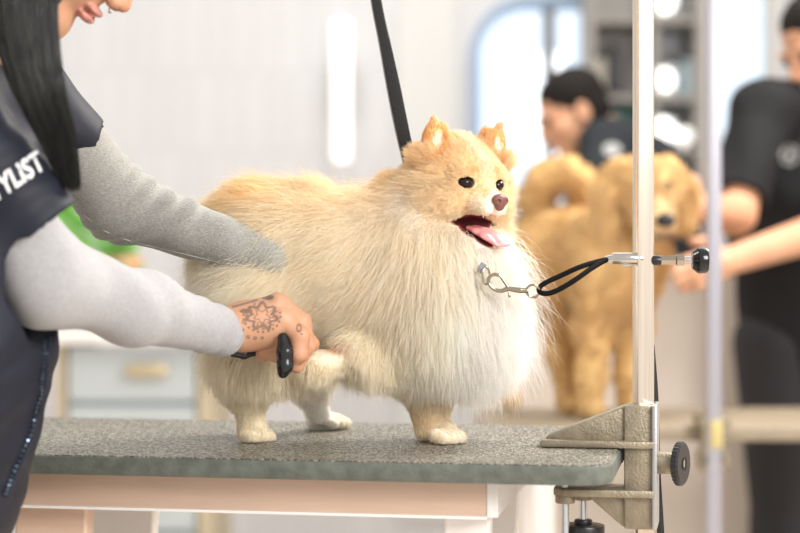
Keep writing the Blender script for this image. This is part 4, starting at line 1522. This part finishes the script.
# hair on the skull
HS = SDF(k=.02)
Rg = np.array([s_, f, u]).T
HS.ell(gh(0, -.022, .050), (.084, .100, .088), Rg)
HS.ell(gh(0, -.045, -.02), (.078, .075, .085), Rg)
HS.cap(gh(-.02, -.05, -.02), at(34, -20, 1.93), .07, .035, k=.03)
HS.ell(gh(0, .085, -.02), (.066, .075, .098), Rg, sub=True, k=.01)
link('hair_cap', HS.mesh(.003), mat('black_hair_cap', (.012, .012, .012), .38, bump=.8, bscale=60, stretch=(6, 6, .4)), gr)

# nail clippers held in the fist
nc = empty('nail_clippers', hp_(284, 360, -.02), 'black-handled nail clippers gripped in the tattooed hand', 'clippers')
nc_m = SDF(k=.004)
nc_m.chain([hp_(283, 338, -.026), hp_(285, 352, -.030), hp_(285, 366, -.031), hp_(283, 373, -.030)], [.0060, .0088, .0086, .0060])
link('handle', nc_m.mesh(.0008), mat('black_rubber_grip', (.012, .012, .013), .22), nc)
nc2 = SDF(k=.003)
nc2.chain([hp_(262, 350, .012), hp_(244, 354, .000), hp_(233, 353, -.004)], [.0050, .0055, .0045])
link('handle', nc2.mesh(.0008), mat('black_rubber_grip', (.012, .012, .013), .22), nc)
MB().tube([hp_(283, 340, -.026), hp_(279, 334, -.004), hp_(276, 340, .006), hp_(262, 350, .012)], [.0028, .003, .003, .003], n=10).build('blades', M['chrome'], nc)


# ================================================================== background: second table, dog and two people
T2 = .738
t2y0, t2y1 = 3.55, 3.97
t2x0, t2x1 = X(478, 3.7), X(905, 3.7)
tab2 = empty('grooming_table', ((t2x0 + t2x1) / 2, (t2y0 + t2y1) / 2, 0), 'blurred brownish table in the background under the golden dog', 'table')
MB().prism(rrect(t2x0, t2x1, t2y0, t2y1, .04), T2 - .028, T2, bev=.004).build('tabletop', mat('brown_grey_top', (.34, .28, .20), .5, vary=.1), tab2)
for xx in (t2x0 + .12, t2x1 - .12):
    MB().box((xx, 3.60, (T2 - .028) / 2), (.04, .04, T2 - .028)).build('leg', M['white'], tab2, smooth=False)
    MB().box((xx, 3.92, (T2 - .028) / 2), (.04, .04, T2 - .028)).build('leg', M['white'], tab2, smooth=False)
p2x = X(713.5, 3.50)
pol2 = empty('grooming_pole', (p2x, 3.50, T2 - .08), 'blurred pale upright pole clamped to the background table', 'pole')
MB().box((p2x, 3.50, (T2 - .35 + 2.1) / 2), (.026, .026, 2.1 - T2 + .35), bev=.003).build('tube', mat('pale_anodised', (.42, .42, .48), .4, .3), pol2)
MB().box((p2x, 3.525, T2 + .002 + .012), (.06, .075, .022), bev=.004).box((p2x, 3.515, T2 - .06), (.055, .05, .035), bev=.004).box((p2x, 3.51, T2 - .02), (.045, .04, .09), bev=.004).build('clamp', M['cast'], pol2)
MB().box((p2x + .003, 3.487, T2 - .008), (.022, .012, .05), bev=.002).build('yellow_tag', mat('yellow_label', (.62, .52, .22), .5), pol2)
MB().cyl((p2x, 3.52, T2 - .30), (p2x, 3.52, T2 - .08), .008).cyl((p2x, 3.52, T2 - .30), (p2x, 3.52, T2 - .27), .03).build('clamp_screw', M['silver'], pol2)

# golden dog -------------------------------------------------------
QY = 3.76
gd = empty('golden_dog', (X(590, QY), 3.78, T2), 'golden curly dog standing blurred on the background table', 'dog')
G = SDF(k=.05)
G.cap(at(548, 243, 3.86), at(622, 252, 3.70), .072, .085)
G.ell(at(615, 265, 3.70), (.075, .085, .10))
G.cap(at(625, 235, 3.70), at(648, 195, 3.64), .066, .055, k=.04)
G.chain([at(548, 262, 3.80), at(575, 300, 3.79), at(560, 348, 3.80), at(567, 396, 3.80)], [.062, .040, .024, .021], k=.03)
G.cap(at(567, 404, 3.80), at(573, 406, 3.775), .020, .018, k=.015)
G.chain([at(535, 262, 3.92), at(522, 310, 3.93), at(505, 355, 3.93), at(507, 391, 3.93)], [.058, .040, .024, .021], k=.03)
G.cap(at(507, 399, 3.93), at(513, 400.5, 3.90), .020, .018, k=.015)
G.chain([at(602, 285, 3.69), at(595, 330, 3.69), at(591, 375, 3.69), at(590, 403, 3.69)], [.050, .032, .026, .023], k=.03)
G.cap(at(590, 408.5, 3.69), at(596, 410.5, 3.665), .021, .019, k=.015)
G.chain([at(628, 285, 3.74), at(630, 330, 3.74), at(630, 375, 3.74), at(630, 400, 3.74)], [.050, .032, .026, .023], k=.03)
G.cap(at(630, 406, 3.74), at(636, 408, 3.715), .021, .019, k=.015)
# curled tail
G.chain([at(545, 222, 3.86), at(535, 198, 3.86), at(545, 178, 3.85), at(568, 173, 3.84), at(583, 183, 3.83), at(580, 196, 3.83)], [.030, .026, .030, .032, .028, .018], k=.015)
# head looking at the camera, drooping ears
gc = at(645, 187, 3.60)
gF2 = V3(.18, -.96, -.20); gU2 = V3(0, -.2, 1.)
a1, a2, a3 = frame(gF2, gU2)
RG = np.array([a1, a2, a3]).T
gp = lambda a, b_, c_: gc + a1 * a + a2 * b_ + a3 * c_
G.ell(gc, (.060, .064, .060), RG, k=.02)
G.cap(gp(0, .03, -.025), gp(0, .098, -.045), .034, .025, k=.02)
for q in (-1, 1):
    G.chain([gp(q * .050, -.01, .035), gp(q * .074, -.005, -.01), gp(q * .074, .005, -.065)], [.022, .026, .022], k=.012)
curl = lambda X_, Y_, Z_: .004 * np.sin(150 * X_ + 4 * np.sin(60 * Z_)) * np.sin(150 * Z_ + 4 * np.sin(70 * Y_)) * np.sin(120 * Y_ + 1)
gm = G.mesh(.0045, disp=curl)
v = verts_of(gm)
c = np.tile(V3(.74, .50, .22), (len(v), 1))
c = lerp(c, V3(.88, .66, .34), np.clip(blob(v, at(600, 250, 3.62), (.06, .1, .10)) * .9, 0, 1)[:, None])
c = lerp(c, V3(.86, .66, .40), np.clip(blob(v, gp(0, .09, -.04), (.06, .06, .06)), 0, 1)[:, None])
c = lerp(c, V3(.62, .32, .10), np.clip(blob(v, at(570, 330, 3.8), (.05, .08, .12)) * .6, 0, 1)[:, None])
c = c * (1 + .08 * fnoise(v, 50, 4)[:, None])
vcol(gm, np.clip(c, 0, 1))
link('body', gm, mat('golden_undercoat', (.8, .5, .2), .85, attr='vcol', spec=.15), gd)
P_, N_ = sample_surface(gm, 26000)
kk_ = P_[:, 2] > T2 + .012
P_, N_ = P_[kk_], N_[kk_]
pts_ = strands(P_, N_, np.tile(V3(-.2, 0, -.9), (len(P_), 1)), np.where(P_[:, 2] < T2 + .16, .012, .028), 5, 1.1, .35, .7, 30, .2, 8)
cc_ = np.tile(V3(.76, .54, .27), (len(P_), 1))
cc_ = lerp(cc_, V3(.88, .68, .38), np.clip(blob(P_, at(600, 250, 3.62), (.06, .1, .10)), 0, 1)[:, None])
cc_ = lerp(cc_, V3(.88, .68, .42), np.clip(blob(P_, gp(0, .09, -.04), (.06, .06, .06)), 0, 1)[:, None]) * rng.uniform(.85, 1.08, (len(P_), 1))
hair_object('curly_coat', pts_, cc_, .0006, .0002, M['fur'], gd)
for q in (-1, 1):
    MB().sphere(gp(q * .028, .056, .010), .0095, n=16).build('eye', M['eye'], gd)
MB().sphere(gp(0, .128, -.040), .017, (1.1, .8, .8), n=16).build('nose', M['black'], gd)
mo = SDF(k=.004); mo.cap(gp(-.016, .098, -.074), gp(.016, .098, -.074), .010, .010)
link('mouth', mo.mesh(.0015), mat('dark_mouth', (.10, .03, .03), .4), gd)


def build_person(root, J, head_sc=1.0, shirt_col=(.02, .02, .022), hair=(.010, .008, .007), skin_=(.62, .33, .2), vox=.006, seedv=0):
    """J: joints in world space"""
    K = SDF(k=.03)
    sh0, sh1 = J['shoulders']
    mid = lerp(sh0, sh1, .5)
    K.cap(J['hip'], J['chest'], .12, .12); K.cap(J['chest'], mid, .11, .07)
    K.cap(sh0, sh1, .050, .050)
    K.cap(mid + V3(0, 0, .02), J['head'] - V3(0, 0, .03), .054, .050, k=.02)
    for a in J['arms']:
        K.chain(a, [.050, .041, .027], k=.02)
    side = (sh1 - sh0); side[2] = 0; side /= np.linalg.norm(side)
    legs = []
    for q in (-1, 1):
        h0 = J['hip'] + side * q * .09 + V3(0, 0, -.03)
        kn_ = lerp(h0, (J['foot'][0], J['foot'][1], 0), .5) + side * q * .01
        an = V3(J['foot'][0], J['foot'][1], .08) + side * q * .11
        legs.append((h0, kn_, an))
        K.chain([h0, kn_, an], [.088, .058, .040])
    # hands: palm, four fingers, thumb
    for a in J['arms']:
        d = a[2] - a[1]; d /= np.linalg.norm(d)
        sd = np.cross(d, V3(0, 1, 0)); sd /= np.linalg.norm(sd); nn = np.cross(sd, d)
        w0 = a[2]
        K.cap(w0, w0 + d * .03, .026, .026, k=.01)
        for i in range(4):
            o = (i - 1.5) * .018
            K.cap(w0 + d * .02 + sd * o * .7, w0 + d * .080 + sd * o, .0125, .0115, k=.008)
            L = (.060, .072, .068, .052)[i]
            K.chain([w0 + d * .082 + sd * o, w0 + d * (.082 + L * .5) + sd * o + nn * .010, w0 + d * (.082 + L) + sd * o + nn * .026], [.0105, .0095, .0075], k=.003)
        K.chain([w0 + d * .02 - sd * .024, w0 + d * .055 - sd * .050, w0 + d * .085 - sd * .056 + nn * .01], [.0130, .0115, .0090], k=.005)
    m1 = K.mesh(vox)
    Hh = SDF(k=.014)
    head_prims(Hh, J['head'], J['fwd'], J['up'], head_sc, k=.014)
    Hh.cap(J['head'] - V3(0, 0, .03), lerp(mid, J['head'], .4), .050, .052, k=.02)
    m2 = Hh.mesh(.0035)
    me = join_meshes([m1, m2])
    v = verts_of(me)
    vcol(me, np.tile(V3(*skin_), (len(v), 1)) * (1 + .05 * fnoise(v, 60, 2)[:, None]))
    link('body', me, M['skin'], root)
    s_, f, u = frame(J['fwd'], J['up']); R_ = np.array([s_, f, u]).T
    hh = lambda a, b_, c_: J['head'] + (s_ * a + f * b_ + u * c_) * head_sc
    for q in (-1, 1):
        MB().sphere(hh(q * .032, .081, .006), .0112, n=14).build('eye', M['eye'], root)
    HR = SDF(k=.015)
    HR.ell(hh(0, -.020, .052), np.array((.083, .098, .082)) * head_sc, R_)
    HR.ell(hh(0, -.045, .0), np.array((.076, .070, .070)) * head_sc, R_)
    HR.ell(hh(0, .090, -.015), np.array((.072, .062, .078)) * head_sc, R_, sub=True, k=.012)
    for q in (-1, 1):
        HR.ell(hh(q * .085, -.005, -.012), np.array((.022, .024, .034)) * head_sc, R_, sub=True, k=.006)
    link('hair', HR.mesh(.004, disp=lambda a, b_, c_: .0015 * np.sin(220 * a + 3 * np.sin(90 * c_)) * np.sin(200 * c_)), mat('short_dark_hair', hair, .7, spec=.2), root)
    TS = SDF(k=.04)
    TS.ell(J['chest'] + V3(0, 0, -.04), (.17, .15, .20))
    TS.cap(J['hip'] + V3(0, 0, -.06), J['chest'], .155, .145)
    TS.cap(J['chest'], mid + V3(0, 0, -.03), .13, .09)
    TS.cap(sh0, sh1, .068, .068)
    for a in J['arms']:
        ax_2 = (a[1] - a[0]) / np.linalg.norm(a[1] - a[0]); Ls = np.linalg.norm(a[1] - a[0]) * J.get('sleeve', .72)
        TS.cap(a[0], a[0] + ax_2 * Ls, .066, .062, k=.03)
        TS.ell(a[0] + ax_2 * (Ls + .075), (.078, .078, .078), sub=True, k=.003)
    TS.ell(lerp(mid, J['head'], .42), (.062, .062, .05), sub=True, k=.01)
    fo = lambda a, b_, c_: .004 * np.sin(40 * (c_ + .6 * a) + 4 * np.sin(13 * b_ + seedv)) * np.sin(17 * a + 9 * c_)
    tun = link('tunic', TS.mesh(.006, disp=fo), mat('charcoal_tunic', shirt_col, .8, spec=.2), root)
    TRR = SDF(k=.03)
    for (h0, kn_, an) in legs:
        TRR.chain([h0, kn_, an], [.105, .078, .062])
    link('trousers', TRR.mesh(.007), mat('black_trousers', (.012, .012, .016), .7), root)
    for q, (h0, kn_, an) in zip((-1, 1), legs):
        fd = np.array(J['fwd'], float); fd[2] = 0; fd /= np.linalg.norm(fd)
        so = SDF(k=.015)
        so.cap(V3(an[0], an[1], .052) - fd * .02, V3(an[0], an[1], .040) + fd * .15, .047, .040)
        so.ell((an[0] + fd[0] * .07, an[1] + fd[1] * .07, -.06), (.3, .3, .062), sub=True, k=.003)
        link('shoe', so.mesh(.005), mat('black_shoe', (.02, .02, .02), .5), root)
    return tun


def drape_patch(tun, px, py, rx, ry, name, ring=False):
    me = tun.data
    tr = BVHTree.FromPolygons([tuple(x) for x in verts_of(me)], [tuple(p.vertices) for p in me.polygons])
    bm = bmesh.new()
    def hit(x_, y_):
        h = tr.ray_cast(Vector((0, 0, CZ)), Vector(tuple(at(x_, y_, 1) - V3(0, 0, CZ))).normalized())
        return None if h[0] is None else h[0] + h[1] * .002
    rings_ = []
    rad = (1.0, .78) if ring else (1.0, .66, .33)
    for r in rad:
        vs_ = []
        for i in range(24):
            a = 2 * math.pi * i / 24
            h = hit(px + rx * r * math.cos(a), py + ry * r * math.sin(a))
            if h is None: return
            vs_.append(bm.verts.new(h))
        rings_.append(vs_)
    for a, b2 in zip(rings_, rings_[1:]):
        for i in range(24): bm.faces.new((a[i], a[(i + 1) % 24], b2[(i + 1) % 24], b2[i]))
    if not ring:
        bm.faces.new(rings_[-1])
    else:
        # paw-like shape in the middle of the round emblem
        for (ox, oy, rr) in ((0, .18, .34), (-.38, -.15, .14), (-.14, -.38, .14), (.14, -.38, .14), (.38, -.15, .14)):
            hs_ = [hit(px + rx * (ox + rr * math.cos(2 * math.pi * i / 12)), py + ry * (oy + rr * math.sin(2 * math.pi * i / 12))) for i in range(12)]
            if all(h is not None for h in hs_): bm.faces.new([bm.verts.new(h) for h in hs_])
    me2 = bpy.data.meshes.new(name); bm.to_mesh(me2); bm.free()
    link(name, me2, mat('grey_print', (.34, .34, .34), .6), tun, smooth=False)


# bending person behind the golden dog
rp = person_root((X(640, 4.75), 4.75, 0), 'person with short black hair and dark tunic bending towards the golden dog, seen in profile')
J = dict(shoulders=(at(608, 147, 4.62), at(606, 143, 4.98)), chest=at(632, 195, 4.78), hip=at(655, 300, 4.80), head=at(572, 115, 4.74), fwd=(-.90, -.22, -.38), up=(-.35, 0, 1.0), foot=(X(660, 4.8), 4.80),
         arms=[[at(608, 147, 4.62), at(600, 212, 4.42), at(632, 236, 4.12)], [at(606, 143, 4.98), at(585, 205, 4.85), at(600, 235, 4.55)]], sleeve=.55)
tp = build_person(rp, J, .89, (.022, .026, .032), seedv=1)
drape_patch(tp, 612, 150, 9, 7, 'emblem')
# standing person on the right
rq = person_root((X(800, 4.22), 4.22, 0), 'person in a black tunic with round chest emblem standing at the right, arms reaching left')
J = dict(shoulders=(at(762, 112, 4.06), at(878, 110, 4.30)), chest=at(800, 190, 4.20), hip=at(806, 330, 4.30), head=at(824, 48, 4.10), fwd=(-.82, -.42, -.42), up=(-.25, 0, 1.0), foot=(X(800, 4.34), 4.34),
         arms=[[at(762, 112, 4.06), at(735, 215, 3.92), at(700, 208, 3.72)], [at(868, 125, 4.25), at(830, 228, 3.98), at(726, 262, 3.66)]], sleeve=.80)
tq = build_person(rq, J, .98, (.014, .014, .016), seedv=2)
drape_patch(tq, 789, 155, 10, 11, 'emblem', ring=True)
ck = SDF(k=.01); mc = lerp(J['shoulders'][0], J['shoulders'][1], .5)
cpt = [lerp(mc, J['head'], .36) + V3(math.cos(a) * .064, math.sin(a) * .060, .012 * math.sin(a)) for a in np.linspace(0, 2 * math.pi, 16, endpoint=False)]
MB().tube(cpt, .009, n=10, closed=True, sub=3).build('collar', M['white'], rq)
